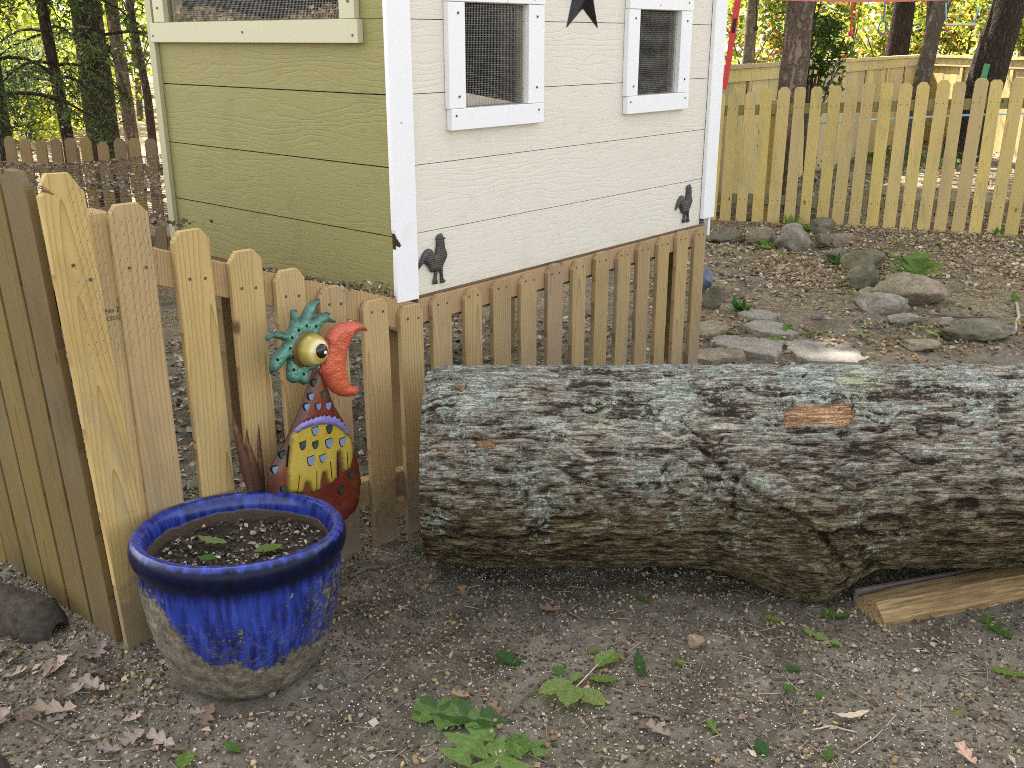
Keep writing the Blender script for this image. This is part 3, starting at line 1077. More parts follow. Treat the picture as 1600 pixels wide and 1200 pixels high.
def build_log():
    root = thing('fallen_log', 'thick fallen tree log with furrowed grey bark and pale lichen', 'log', (LX0, LYC, 0), 0)
    nu, na = 820, 440
    us = np.linspace(LX0, LX1, nu)
    tt = np.linspace(0, 1, na, endpoint=False)
    th = -math.pi * 0.72 + tt * 2 * math.pi
    U, T = np.meshgrid(us, th, indexing='ij')
    u, a = U.ravel(), T.ravel()
    cx, sx = np.cos(a), np.sin(a)
    P3 = np.stack([u, cx * LR, sx * LR], 1)                # seamless round the log
    w1 = fbm(P3 * np.array([2.5, 3.5, 3.5]), 2, 3) - 0.5
    w2 = fbm(P3 * np.array([11, 14, 14]), 2, 4) - 0.5
    W3 = np.stack([w1 * 0.4 + w2 * 0.4, w1 * 1.2 + w2 * 0.55, w1 * 1.2 - w2 * 0.55], 1)
    n1 = vnoise(P3 * np.array([3.0, 36, 36]) + W3 * np.array([1.0, 2.0, 2.0]), 21)
    n2 = vnoise(P3 * np.array([7.0, 78, 78]) + W3 * np.array([1.5, 2.6, 2.6]) + 7.7, 22)
    n3 = fbm(P3 * np.array([24, 75, 75]) + W3, 3, 31)
    crack1 = 1 - smooth(0.0, 0.24, np.abs(2 * n1 - 1))
    crack2 = 1 - smooth(0.0, 0.28, np.abs(2 * n2 - 1))
    n0 = vnoise(P3 * np.array([1.7, 17, 17]) + W3 * np.array([1.2, 2.2, 2.2]) + 3.1, 20)
    crack0 = (1 - smooth(0.0, 0.16, np.abs(2 * n0 - 1))) * smooth(0.35, 0.6, fbm(P3 * np.array([4, 7, 7]), 2, 34))
    broken = smooth(0.36, 0.56, fbm(P3 * np.array([9, 9, 9]), 3, 33))       # cracks come and go
    plates = 1 - 0.62 * crack1 * (0.25 + 0.75 * broken) - 0.38 * crack2 + (n1 - 0.5) * 0.35 - 0.55 * crack0 + (n0 - 0.5) * 0.4
    fine = fbm(P3 * np.array([40, 55, 55]), 3, 41)
    vf = fbm(P3 * 120, 2, 43)
    hgt = np.clip(plates * 0.72 + (n3 - 0.5) * 0.85 + 0.12, 0, 1)
    disp = plates * 0.0100 + (n3 - 0.5) * 0.011 + (fine - 0.5) * 0.006 + (vf - 0.5) * 0.004
    base = LR - 0.012 + 0.010 * (fbm(P3 * np.array([1.5, 2.5, 2.5]), 2, 51) - 0.5)
    base = base + 0.006 * smooth(0.6, 1.6, u)
    # bulge of an old limb underneath, with its collar
    ub, ab = cyl(1285, 880)
    ab -= 0.34
    g = np.exp(-((u - ub) / np.where(u < ub, 0.19, 0.115)) ** 2 - ((a - ab) / 0.55) ** 2)
    base = base + 0.105 * g
    # lighter lip rising on the left end underneath
    base = base - 0.016 * smooth(0.18, 0.0, u - LX0) * smooth(0.3, -0.8, a)
    base = base - 0.02 * smooth(0.05, 0.0, u - LX0) * smooth(-0.2, 1.2, a)
    for (p, q) in [((1085, 690), (1180, 770)), ((1180, 770), (1285, 835)), ((1285, 835), (1325, 880)), ((1285, 835), (1400, 815))]:
        dd, _ = seg_dist(u, a * 0.35, (cyl(*p)[0], cyl(*p)[1] * 0.35), (cyl(*q)[0], cyl(*q)[1] * 0.35))
        disp = disp - 0.011 * np.exp(-(dd / 0.008) ** 2) + 0.008 * np.exp(-((dd - 0.026) / 0.014) ** 2)
        hgt = hgt - 0.22 * np.exp(-(dd / 0.009) ** 2)
    peel = np.zeros_like(u)
    jag = (fbm(P3 * np.array([35, 70, 70]), 3, 61) - 0.5) * 0.045
    for poly in [[(1233, 629), (1290, 626), (1330, 624), (1340, 645), (1322, 663), (1268, 659), (1227, 662)], [(744, 684), (774, 684), (773, 698), (748, 698)], [(708, 594), (728, 596), (724, 605), (709, 604)], [(682, 696), (704, 697), (700, 703), (684, 702)], [(1168, 722), (1184, 722), (1180, 732), (1170, 732)], [(671, 633), (683, 634), (680, 640), (671, 639)]]:
        pp = [cyl(*q) for q in poly]
        inn = in_poly(u + jag * 0.6, a + jag, pp)
        peel[inn] = 1
    disp = np.where(peel > 0, -0.004 + (fine - 0.5) * 0.012 + 0.006 * (n2 - 0.5), disp)
    r = base + disp
    up = sx * 0.9 + cx * 0.25
    V = np.stack([u - LX0, -cx * r, LZC + sx * r], 1)
    # clamp onto the ground under the bulge
    low = V[:, 2] < 0.0
    V[low, 2] *= 0.3
    I = np.arange(nu * na).reshape(nu, na)
    J = np.roll(I, -1, 1)
    quads = np.stack([I[:-1].ravel(), I[1:].ravel(), J[1:].ravel(), J[:-1].ravel()], 1)
    me = mesh_np('log_bark', V, quads, [M['bark']], True, attrs={'hgt': hgt, 'up': up, 'peel': peel})
    link('bark', me, root)
    for i, nm in ((0, 'cut_end'), (nu - 1, 'cut_end')):
        ring = V[I[i]]
        c = ring.mean(0)
        m = MB()
        k = len(ring)
        m.add([tuple(p) for p in ring] + [tuple(c)], [(j, (j + 1) % k, k) for j in range(k)])
        o = link(nm, m.mesh('cut_end', M['cut']), root)
        me2 = o.data
        off = Vector((c[0], c[1], c[2]))
        for vtx in me2.vertices:
            vtx.co -= off
        o.location = off
    return root


build_log()


def m_split():
    t = NT('split_oak')
    o = t.obj()
    f = t.noise(t.vmath('MULTIPLY', o, (2.0, 30.0, 30.0)), 4.0, 5, 0.65)
    b = t.noise(o, 5.0, 4, 0.6)
    col = t.ramp(f, [(0.3, (0.11, 0.07, 0.032)), (0.5, (0.26, 0.175, 0.08)), (0.75, (0.46, 0.35, 0.18))])
    col = t.mix(t.math('MULTIPLY', t.step(b, 0.5, 0.7), 0.45), col, (0.17, 0.10, 0.05))
    return t.done(col, 0.85, t.bump(f, 0.6, 0.004), spec=0.2)


M['split'] = m_split()


def build_split():
    a = gp(1376, 976)
    b = gp(1640, 926)
    d = b - a
    L = float(np.linalg.norm(d)) + 0.35
    root = thing('split_firewood', 'split wedge of pale oak lying under the big log', 'firewood', (a[0], a[1], gz(a[0], a[1])), math.atan2(d[1], d[0]))
    n = 40
    V, Fq = [], []
    sec = [(0.0, -0.02), (0.0, 0.018), (0.005, 0.040), (0.04, 0.058), (0.10, 0.052), (0.12, 0.02), (0.10, -0.02)]
    k = len(sec)
    for i in range(n + 1):
        x = L * i / n
        for j, (y, z) in enumerate(sec):
            q = np.array([[x * 6, y * 40 + 3, z * 40]])
            w = (fbm(q, 3, 71)[0] - 0.5) * 0.014
            e = 0.03 * (fbm(np.array([[j * 3.1, i * 0.0, 5.0]]), 2, 77)[0] - 0.5) if i == 0 else 0
            V.append((x + e + (0.012 if (i == 0 and j in (2, 3)) else 0), y + w, z * (0.88 + 0.12 * i / n) + w * 0.7 + 0.012 * x))
    for i in range(n):
        for j in range(k):
            j2 = (j + 1) % k
            Fq.append((i * k + j, (i + 1) * k + j, (i + 1) * k + j2, i * k + j2))
    m = MB().add(V, Fq + [tuple(range(k)), tuple(n * k + j for j in range(k - 1, -1, -1))])
    link('split_face', m.mesh('split_face', M['split']), root)
    bk = MB()
    bk.box(0.002, L, 0.118, 0.132, -0.01, 0.048)
    link('bark', bk.mesh('bark_back', M['twig'], 0.003), root)


build_split()


# ------------------------------------------------------------------ blue pot
def m_glaze():
    t = NT('blue_glaze_with_mud')
    o = t.obj()
    x, y, z = t.sep(o)
    z = t.math('DIVIDE', z, 1.10)
    drip = t.noise(t.vmath('MULTIPLY', o, (55.0, 55.0, 7.0)), 1.0, 4, 0.6)
    n = t.noise(o, 11.0, 6, 0.65)
    n2 = t.noise(o, 70.0, 5, 0.7)
    blue = t.ramp(drip, [(0.28, (0.005, 0.008, 0.04)), (0.46, (0.010, 0.020, 0.14)), (0.62, (0.022, 0.045, 0.28)), (0.85, (0.055, 0.09, 0.42))])
    # dark band of thick glaze round the outside of the lip
    r = t.math('SQRT', t.math('ADD', t.math('MULTIPLY', x, x), t.math('MULTIPLY', y, y)))
    band = t.math('MULTIPLY', t.math('SUBTRACT', 1.0, t.step(t.math('ADD', z, t.math('MULTIPLY', drip, 0.010)), 0.341, 0.350)), t.step(z, 0.258, 0.296))
    band = t.math('MULTIPLY', band, t.step(r, 0.226, 0.236))
    col = t.mix(t.math('MULTIPLY', band, 0.93), blue, (0.003, 0.004, 0.012))
    inside = t.math('MULTIPLY', t.math('LESS_THAN', r, 0.2155), t.math('SUBTRACT', 1.0, t.step(t.math('ADD', z, t.math('MULTIPLY', t.math('SUBTRACT', n, 0.5), 0.03)), 0.306, 0.312)))
    inside = t.math('MULTIPLY', inside, t.math('GREATER_THAN', z, 0.19))
    # dried mud
    ang = t.math('ARCTAN2', y, x)
    edge = t.ramp(t.math('DIVIDE', t.math('ADD', ang, 3.14), 3.74), [(0.07, 0.275), (0.25, 0.245), (0.32, 0.185), (0.375, 0.13), (0.5, 0.105), (0.68, 0.115), (0.79, 0.135), (0.89, 0.17)])
    zz = t.math('ADD', z, t.math('MULTIPLY', t.math('SUBTRACT', n, 0.5), -0.13))
    zz = t.math('ADD', zz, t.math('MULTIPLY', t.math('SUBTRACT', n2, 0.5), -0.05))
    mud = t.math('SUBTRACT', 1.0, t.step(zz, t.math('SUBTRACT', edge, 0.030), t.math('ADD', edge, 0.026)))
    mud = t.step(t.math('ADD', mud, t.math('MULTIPLY', t.math('SUBTRACT', n2, 0.5), 1.5)), 0.30, 0.72)
    angw = t.math('ADD', ang, t.math('MULTIPLY', t.math('SUBTRACT', n, 0.5), 0.9))
    left = 0.0
    right = t.math('MULTIPLY', t.math('MULTIPLY', t.step(ang, -0.75, -0.3), t.math('LESS_THAN', ang, 0.8)), t.step(n2, 0.45, 0.58))
    right = t.math('MULTIPLY', right, t.math('SUBTRACT', 1.0, t.step(z, 0.25, 0.28)))
    bl = t.math('MULTIPLY', t.step(t.noise(o, 15.0, 4, 0.65), 0.635, 0.66), t.step(z, 0.29, 0.24))
    mk = t.math('MAXIMUM', t.math('MAXIMUM', mud, bl), t.math('MULTIPLY', t.math('MAXIMUM', left, right), 0.85))
    thin = t.math('MULTIPLY', t.step(n2, 0.5, 0.7), t.math('MULTIPLY', t.step(z, 0.26, 0.1), 0.5))
    mk = t.math('MAXIMUM', mk, thin)
    mk = t.math('MAXIMUM', t.math('MULTIPLY', mk, t.math('GREATER_THAN', r, 0.0)), t.math('MULTIPLY', inside, 0.85))
    mc = t.ramp(t.noise(o, 34.0, 5, 0.7), [(0.30, (0.045, 0.038, 0.027)), (0.47, (0.12, 0.10, 0.07)), (0.60, (0.20, 0.172, 0.122)), (0.76, (0.38, 0.34, 0.265))])
    col = t.mix(mk, col, mc)
    col = t.mix(inside, col, t.mix(n2, (0.05, 0.033, 0.02), (0.11, 0.075, 0.045)))
    rough = t.math('ADD', 0.16, t.math('MULTIPLY', mk, 0.75))
    rough = t.math('ADD', rough, t.math('MULTIPLY', n2, 0.15))
    h = t.math('ADD', t.math('MULTIPLY', mk, t.math('ADD', 0.6, n2)), t.math('MULTIPLY', drip, 0.12))
    return t.done(col, rough, t.bump(h, 0.8, 0.009), spec=t.math('SUBTRACT', 0.45, t.math('MULTIPLY', band, 0.30)))


M['glaze'] = m_glaze()


def m_soil():
    t = NT('potting_soil')
    o = t.obj()
    n = t.noise(o, 90.0, 5, 0.7)
    col = t.ramp(n, [(0.35, (0.018, 0.014, 0.010)), (0.6, (0.055, 0.043, 0.03)), (0.8, (0.13, 0.10, 0.07))])
    return t.done(col, 0.95, t.bump(n, 1.0, 0.01))


M['soil'] = m_soil()
PX, PY = -0.664, 2.138
pot = thing('plant_pot', 'round cobalt blue glazed pot caked with mud beside the fence', 'plant pot', (PX, PY, gz(PX, PY) * 0.3 - 0.006), 0)
KR, KH = 0.972, 1.10
pot.rotation_euler = (math.radians(-5.0), 0, 0)         # leans back towards the fence
prof = [(0.0, 0.0), (0.145, 0.0), (0.160, 0.006), (0.180, 0.028), (0.203, 0.07), (0.222, 0.12), (0.235, 0.17), (0.243, 0.22), (0.247, 0.262), (0.247, 0.285), (0.251, 0.292), (0.258, 0.299), (0.262, 0.310), (0.263, 0.322), (0.260, 0.336), (0.254, 0.346), (0.247, 0.350), (0.236, 0.348), (0.228, 0.341), (0.222, 0.330), (0.220, 0.315), (0.219, 0.255), (0.215, 0.20)]
SEG = 144
V = []
for (r, z) in prof:
    for k in range(SEG):
        an = 2 * math.pi * k / SEG
        w = 1 + 0.006 * math.sin(2 * an + 0.5) + 0.003 * math.sin(5 * an + z * 9)
        V.append((r * KR * w * math.cos(an), r * KR * w * math.sin(an), z * KH))
Fq = []
for i in range(len(prof) - 1):
    for k in range(SEG):
        k2 = (k + 1) % SEG
        Fq.append((i * SEG + k, i * SEG + k2, (i + 1) * SEG + k2, (i + 1) * SEG + k))
link('pot_wall', mesh_np('pot_wall', V, Fq, [M['glaze']], True), pot)
rr = np.linspace(0, 0.212, 26)
V, Fq = [], []
for r in rr:
    for k in range(72):
        an = 2 * math.pi * k / 72
        V.append((r * math.cos(an), r * math.sin(an), 0))
V = np.array(V)
V[:, 2] = 0.318 + (fbm(V * 30, 3, 81) - 0.5) * 0.035 + 0.008 * np.sin(V[:, 0] * 9)
for i in range(25):
    for k in range(72):
        k2 = (k + 1) % 72
        Fq.append((i * 72 + k, i * 72 + k2, (i + 1) * 72 + k2, (i + 1) * 72 + k))
link('soil', mesh_np('pot_soil', V, Fq, [M['soil']], True), pot)
n = 900
rad = 0.196 * np.sqrt(rng.uniform(0, 1, n))
an = rng.uniform(0, 2 * math.pi, n)
pts = np.stack([rad * np.cos(an), rad * np.sin(an), np.full(n, 0.282)], 1)
pts[:, 2] = 0.322 + (fbm(np.stack([pts[:, 0], pts[:, 1], 0 * rad], 1) * 30, 3, 81) - 0.5) * 0.035 + 0.008 * np.sin(pts[:, 0] * 9) + rng.uniform(0, 0.006, n)
LIT = [(0.26, 0.20, 0.14), (0.36, 0.29, 0.21), (0.16, 0.11, 0.075), (0.08, 0.055, 0.04), (0.42, 0.37, 0.30), (0.30, 0.25, 0.21)]
tag(link('litter', flakes('pot_litter', pts, 0.0075, pick(LIT + [(0.06, 0.05, 0.04)] * 8, n, 0.3), M['bits'], 0.55), pot), kind='stuff')


# ------------------------------------------------------------------ relief shapes (cut and beaten sheet metal, cast iron)
def seg_d(p, a, b):
    d = b - a
    t = max(0.0, min(1.0, (p - a).dot(d) / max(d.length_squared, 1e-12)))
    return (p - a - d * t).length


def relief(name, pts, mats, thick, dome, step, reach, hammer=0.0, y=0.0, scale_h=70):
    """outline in x,z -> solid with a domed front towards -y; col attribute filled with edge distance"""
    P = [Vector(p) for p in pts]
    n = len(P)
    dense = []
    for i in range(n):
        a, b = P[i], P[(i + 1) % n]
        m = max(1, int((b - a).length / step))
        dense += [a.lerp(b, j / m) for j in range(m)]
    xs = [p.x for p in dense]
    zs = [p.y for p in dense]
    inner = []
    x = min(xs)
    poly = [(p.x, p.y) for p in P]
    row = 0
    z = min(zs)
    while z < max(zs):
        x = min(xs) + (step / 2 if row % 2 else 0)
        while x < max(xs):
            if in_poly(np.array([x]), np.array([z]), poly)[0]:
                q = Vector((x, z))
                if min(seg_d(q, P[i], P[(i + 1) % n]) for i in range(n)) > step * 0.55:
                    inner.append(q)
            x += step
        z += step * 0.87
        row += 1
    allp = dense + inner
    nb = len(dense)
    ov, oe, of, _, _, _ = delaunay_2d_cdt([Vector((p.x, p.y)) for p in allp], [], [list(range(nb))], 1, 1e-7)
    dist = np.array([min(seg_d(Vector((p[0], p[1])), P[i], P[(i + 1) % n]) for i in range(n)) for p in ov])
    f = np.clip(dist / reach, 0, 1)
    prof_ = np.sqrt(np.clip(1 - (1 - f) ** 2, 0, 1))
    depth = thick + dome * prof_
    if hammer:
        q = np.array([[p[0], 0, p[1]] for p in ov])
        depth = depth + hammer * (vnoise(q * scale_h, 5) - 0.5) * prof_
    m = len(ov)
    V = [(p[0], y - depth[i], p[1]) for i, p in enumerate(ov)] + [(p[0], y, p[1]) for p in ov]
    fs, cnt = [], {}
    for t in of:
        a2 = sum(ov[t[i]][0] * ov[t[(i + 1) % len(t)]][1] - ov[t[(i + 1) % len(t)]][0] * ov[t[i]][1] for i in range(len(t)))
        t = list(t) if a2 > 0 else list(t)[::-1]
        fs.append(tuple(t))
        fs.append(tuple(i + m for i in reversed(t)))
        for i in range(len(t)):
            e = (t[i], t[(i + 1) % len(t)])
            if (e[1], e[0]) in cnt:
                del cnt[(e[1], e[0])]
            else:
                cnt[e] = 1
    for (a, b) in cnt:
        fs.append((a, a + m, b + m, b))
    me = bpy.data.meshes.new(name)
    me.from_pydata(V, [], fs)
    me.polygons.foreach_set('use_smooth', [True] * len(me.polygons))
    at = me.attributes.new('edge', 'FLOAT', 'POINT')
    at.data.foreach_set('value', np.concatenate([f, f]).astype(np.float32))
    for mm in mats:
        me.materials.append(mm)
    me.update()
    return me


# cast iron roosters and the star on the front wall
IRON = [(540, 250), (555, 280), (562, 302), (600, 322), (598, 338), (574, 345), (585, 400), (590, 470), (620, 540), (628, 600), (600, 670), (565, 740), (552, 800), (555, 880), (565, 960), (600, 985), (600, 1005), (550, 1035), (528, 1032), (530, 960), (525, 900), (505, 850), (490, 830), (475, 850), (464, 960), (480, 1020), (472, 1045), (412, 1050), (410, 1010), (430, 940), (435, 850), (425, 840), (390, 868), (370, 850), (330, 780), (290, 730), (260, 725), (225, 760), (185, 815), (185, 790), (210, 680), (250, 580), (300, 510), (340, 490), (390, 510), (415, 560), (430, 600), (445, 580), (465, 450), (470, 362), (455, 345), (470, 300), (500, 270)]
pts = [yard(640 + x / 10, 340 + y / 10) for x, y in IRON]
cs = sum(p[0] for p in pts) / len(pts)
zmin = min(p[1] for p in pts)
pl_ = [(p[0] - cs, p[1] - zmin) for p in pts][::-1]
ir = relief('rooster_plaque', pl_, [M['iron']], 0.004, 0.007, 0.006, 0.013)
for k, (s, z, lab) in enumerate([(cs, zmin, 'small dark cast iron rooster on the coop wall beside the near white corner board'), (1.617, 0.781, 'small dark cast iron rooster on the coop wall by the far corner board')]):
    P = C0 + DR * s + DL * (SY - 0.004)
    tag(link('rooster_plaque', ir, None, (P[0], P[1], z), (0, 0, ROT)), lab, 'wall ornament', 'cast iron roosters on the coop wall')

R_, r_ = 0.149, 0.058
mb = MB()
vs = []
for k in range(10):
    an = math.pi / 2 + k * math.pi / 5
    q = R_ if k % 2 == 0 else r_
    vs.append((q * math.cos(an), 0.0, q * math.sin(an)))
mb.add(vs + [(0, -0.032, 0), (0, 0.001, 0)], [(k, (k + 1) % 10, 10) for k in range(10)] + [((k + 1) % 10, k, 11) for k in range(10)])
P = C0 + DR * 0.897 + DL * (SY - 0.002)
tag(link('barn_star', mb.mesh('barn_star', M['black_paint']), None, (P[0], P[1], 1.655), (0, 0, ROT)), 'black five pointed metal barn star hung between the two coop windows', 'wall ornament')


# ------------------------------------------------------------------ painted metal bird in front of the fence
def m_enamel(name, base, second, dark, edge_dark=0.0, bumps=0.0, rough=0.35, amount=0.5):
    t = NT(name)
    o = t.obj()
    n = t.noise(o, 14.0, 5, 0.6)
    n2 = t.noise(o, 45.0, 5, 0.7)
    col = t.mix(t.step(n, 0.4, 0.65), base, second)
    e = t.attr('edge')
    if edge_dark:
        col = t.mix(t.math('MULTIPLY', t.math('SUBTRACT', 1.0, t.step(t.math('ADD', e, t.math('MULTIPLY', t.math('SUBTRACT', n2, 0.5), 0.6)), 0.05, 0.75)), edge_dark), col, dark)
    col = t.mix(t.math('MULTIPLY', t.step(n2, 0.58, 0.75), amount), col, dark)
    h = t.math('MULTIPLY', n2, 0.3)
    if bumps:
        v = t.voro(o, bumps, 'SMOOTH_F1', 'Distance', 0.6)
        h = t.math('ADD', h, t.math('MULTIPLY', t.math('SUBTRACT', 0.6, v), 1.6))
    return t.done(col, rough, t.bump(h, 0.5, 0.004), 0.15, 0.5)


M['bird_red'] = m_enamel('red_brown_enamel', (0.16, 0.026, 0.018), (0.20, 0.065, 0.03), (0.03, 0.014, 0.01), 0.75)
M['bird_yellow'] = m_enamel('mustard_enamel', (0.47, 0.34, 0.045), (0.52, 0.40, 0.08), (0.10, 0.06, 0.015), 0.8, amount=0.45)
M['bird_olive'] = m_enamel('olive_brown_enamel', (0.075, 0.05, 0.015), (0.11, 0.08, 0.03), (0.03, 0.02, 0.01), 0.0)
M['bird_teal'] = m_enamel('verdigris_enamel', (0.085, 0.26, 0.20), (0.13, 0.34, 0.25), (0.02, 0.03, 0.025), 0.75, 95.0)
M['bird_beak'] = m_enamel('coral_red_enamel', (0.56, 0.12, 0.055), (0.50, 0.10, 0.06), (0.24, 0.04, 0.03), 0.35, 150.0, amount=0.1)
M['bird_lilac'] = m_enamel('lilac_enamel', (0.20, 0.18, 0.46), (0.28, 0.27, 0.52), (0.09, 0.07, 0.16), 0.2)
M['spot_blue'] = m_enamel('blue_grey_enamel', (0.17, 0.26, 0.42), (0.25, 0.33, 0.46), (0.04, 0.05, 0.06), 0.0, rough=0.2)
M['spot_green'] = m_enamel('dark_green_enamel', (0.03, 0.07, 0.05), (0.05, 0.10, 0.07), (0.015, 0.02, 0.015), 0.0, rough=0.25)
M['spot_rim'] = plain('black_rim', (0.012, 0.012, 0.015), 0.4, 0.3)
M['eye_black'] = plain('glossy_black', (0.006, 0.006, 0.01), 0.12, spec=0.6, bump=0.0)
M['eye_highlight'] = plain('highlight_dot', (0.75, 0.70, 0.60), 0.4, bump=0.0)
M['rust_blade'] = m_enamel('rusty_brown_metal', (0.10, 0.05, 0.03), (0.15, 0.075, 0.04), (0.03, 0.015, 0.01), 0.4)

OFF = 0.075
BS = yard(490, 815, OFF)[0]
BP = C0 + DR * BS - DL * OFF
bird = thing('garden_bird', 'colourful painted metal garden rooster with red beak and bulging yellow eye', 'garden ornament', (BP[0], BP[1], 0), ROT)


def surf(outline, x, z, thick, dome_, reach):
    d = min(seg_d(Vector((x, z)), Vector(outline[i]), Vector(outline[(i + 1) % len(outline)])) for i in range(len(outline)))
    f = min(1.0, d / reach)
    return thick + dome_ * math.sqrt(max(0.0, 1 - (1 - f) ** 2))


def bz(px, py, dz=0.0):
    s, z = yard(px, py, OFF + dz)
    return (s - BS, z)


def z5(L, dz=0.02):
    return [bz(410 + x / 6.667, 460 + y / 6.667, dz) for x, y in L][::-1]


def z6(L, dz=0.028):
    return [bz(400 + x / 5.4545, 620 + y / 5.4545, dz) for x, y in L][::-1]


def ccw(L):
    a = sum(L[i][0] * L[(i + 1) % len(L)][1] - L[(i + 1) % len(L)][0] * L[i][1] for i in range(len(L)))
    return L if a > 0 else L[::-1]


body = ccw([bz(*p) for p in [(490, 574), (500, 580), (509, 602), (521, 634), (535, 656), (548, 688), (557, 716), (562, 748), (560, 775), (552, 798), (538, 812), (515, 826), (480, 832), (450, 826), (430, 812), (420, 790), (417, 760), (419, 738), (428, 718), (441, 697), (455, 667), (468, 637), (478, 606), (486, 585)]])
link('body', relief('bird_body', body, [M['bird_red']], 0.004, 0.022, 0.011, 0.05), bird)
bib = ccw(z6([(345, 262), (430, 215), (520, 190), (600, 185), (690, 205), (755, 270), (815, 345), (840, 420), (835, 520), (812, 620), (770, 640), (738, 655), (712, 478), (700, 475), (702, 690), (660, 730), (615, 768), (590, 660), (575, 652), (556, 800), (470, 828), (445, 742), (430, 740), (400, 832), (270, 832), (265, 600), (285, 420), (300, 330)]))
link('breast_plate', relief('bird_bib', bib, [M['bird_yellow']], 0.002, 0.006, 0.009, 0.02, y=-0.024), bird)
fr = []
top = [(325, 285), (365, 240), (430, 212), (520, 180), (585, 172), (680, 190), (745, 250), (780, 310)]
outer = []
for i in range(len(top) - 1):
    for j in range(4):
        t_ = j / 4
        x = top[i][0] * (1 - t_) + top[i + 1][0] * t_
        y = top[i][1] * (1 - t_) + top[i + 1][1] * t_
        outer.append((x + (6 if j % 2 else -8), y - (26 if j % 2 else 6)))
innr = [(770, 330), (735, 285), (670, 245), (590, 228), (520, 232), (440, 250), (380, 275), (340, 305)]
link('fringe', relief('bird_fringe', ccw(z6(outer + innr)), [M['bird_lilac']], 0.002, 0.003, 0.008, 0.012, y=-0.034), bird)
crest = [(495, 800), (500, 930), (440, 950), (380, 920), (330, 930), (270, 900), (265, 780), (275, 672), (210, 760), (160, 812), (95, 832), (85, 740), (110, 650), (190, 560), (252, 497), (200, 475), (120, 458), (55, 490), (45, 455), (90, 405), (170, 395), (265, 402), (290, 350), (307, 300), (303, 200), (315, 160), (375, 165), (385, 210), (395, 272), (430, 200), (470, 120), (540, 68), (610, 55), (612, 100), (575, 130), (548, 190), (525, 262), (590, 213), (690, 185), (725, 203), (700, 237), (780, 282), (770, 300), (690, 292), (640, 312), (605, 370), (590, 400), (650, 470), (670, 600), (610, 740), (540, 790)]
link('crest', relief('bird_crest', ccw(z5(crest)), [M['bird_teal']], 0.003, 0.013, 0.008, 0.022, 0.004, y=-0.012), bird)
beak = [(660, 440), (730, 350), (830, 297), (950, 275), (1040, 308), (1085, 350), (1098, 385), (1070, 382), (1020, 372), (960, 402), (915, 470), (885, 560), (865, 680), (868, 800), (890, 890), (925, 945), (965, 960), (1012, 955), (1000, 1000), (960, 1050), (880, 1068), (800, 1058), (730, 1018), (680, 960), (640, 880), (600, 800), (620, 700), (650, 560)]
link('beak', relief('bird_beak', ccw(z5(beak)), [M['bird_beak']], 0.004, 0.02, 0.008, 0.03, 0.006, y=-0.016, scale_h=110), bird)


def dome(name, c, r, h, y, mats, cols=None, seg=40, rows=14, tilt=(0, 0)):
    V, Fq = [], []
    for i in range(rows + 1):
        a = i / rows * math.pi / 2
        for k in range(seg):
            b = 2 * math.pi * k / seg
            V.append((c[0] + r * math.cos(a) * math.cos(b) + tilt[0] * math.sin(a), y - h * math.sin(a), c[1] + r * math.cos(a) * math.sin(b) + tilt[1] * math.sin(a)))
    for i in range(rows):
        for k in range(seg):
            k2 = (k + 1) % seg
            Fq.append((i * seg + k, i * seg + k2, (i + 1) * seg + k2, (i + 1) * seg + k))
    return mesh_np(name, V, Fq, mats, True, attrs={'edge': np.ones(len(V))})


def m_eyeball():
    t = NT('banded_yellow_eye')
    o = t.obj()
    x, y, z = t.sep(o)
    d = t.math('ADD', t.math('MULTIPLY', y, -1.0), 0.0)
    n = t.noise(o, 40.0, 4, 0.6)
    v = t.math('ADD', d, t.math('MULTIPLY', t.math('SUBTRACT', n, 0.5), 0.006))
    col = t.ramp(t.math('MULTIPLY', v, 12.0), [(0.30, (0.07, 0.05, 0.01)), (0.50, (0.25, 0.19, 0.03)), (0.74, (0.40, 0.32, 0.07)), (0.84, (0.58, 0.54, 0.34)), (0.92, (0.55, 0.36, 0.03))])
    return t.done(col, 0.25, None, 0.1, 0.5)


M['eyeball'] = m_eyeball()
ec = bz(410 + 548 / 6.667, 460 + 588 / 6.667, 0.05)
er = 0.0455
link('eye_socket', dome('eye_socket', (ec[0] - 0.007, ec[1] + 0.001), 0.054, 0.012, -0.0235, [M['bird_olive']]), bird)
eye = link('eye', dome('eye', (ec[0], ec[1]), er, 0.056, -0.026, [M['eyeball']]), bird)
pc = bz(410 + 640 / 6.667, 460 + 602 / 6.667, 0.085)
link('pupil', dome('pupil', pc, 0.0205, 0.012, -0.073, [M['eye_black']]), eye)
hc = bz(410 + 657 / 6.667, 460 + 605 / 6.667, 0.085)
link('glint', dome('glint', (hc[0], hc[1]), 0.0050, 0.003, -0.0843, [M['eye_highlight']], seg=16, rows=5), eye)  # highlight on the pupil modelled as a pale dome
SPOTS = [(492, 285, 0, 1.05), (615, 270, 1, 1), (388, 408, 1, 1), (495, 402, 1, .95), (610, 388, 0, 1.15), (725, 378, 0, 1.1), (455, 538, 0, 1.15), (557, 517, 0, 1), (452, 92, 0, .85), (532, 82, 0, .8), (618, 77, 0, .95), (185, 632, 0, .9), (250, 505, 1, .9), (240, 785, 1, .9), (808, 665, 1, .9), (722, 795, 1, .95), (485, 4, 0, .85), (580, -20, 1, .85), (518, -112, 1, .85)]
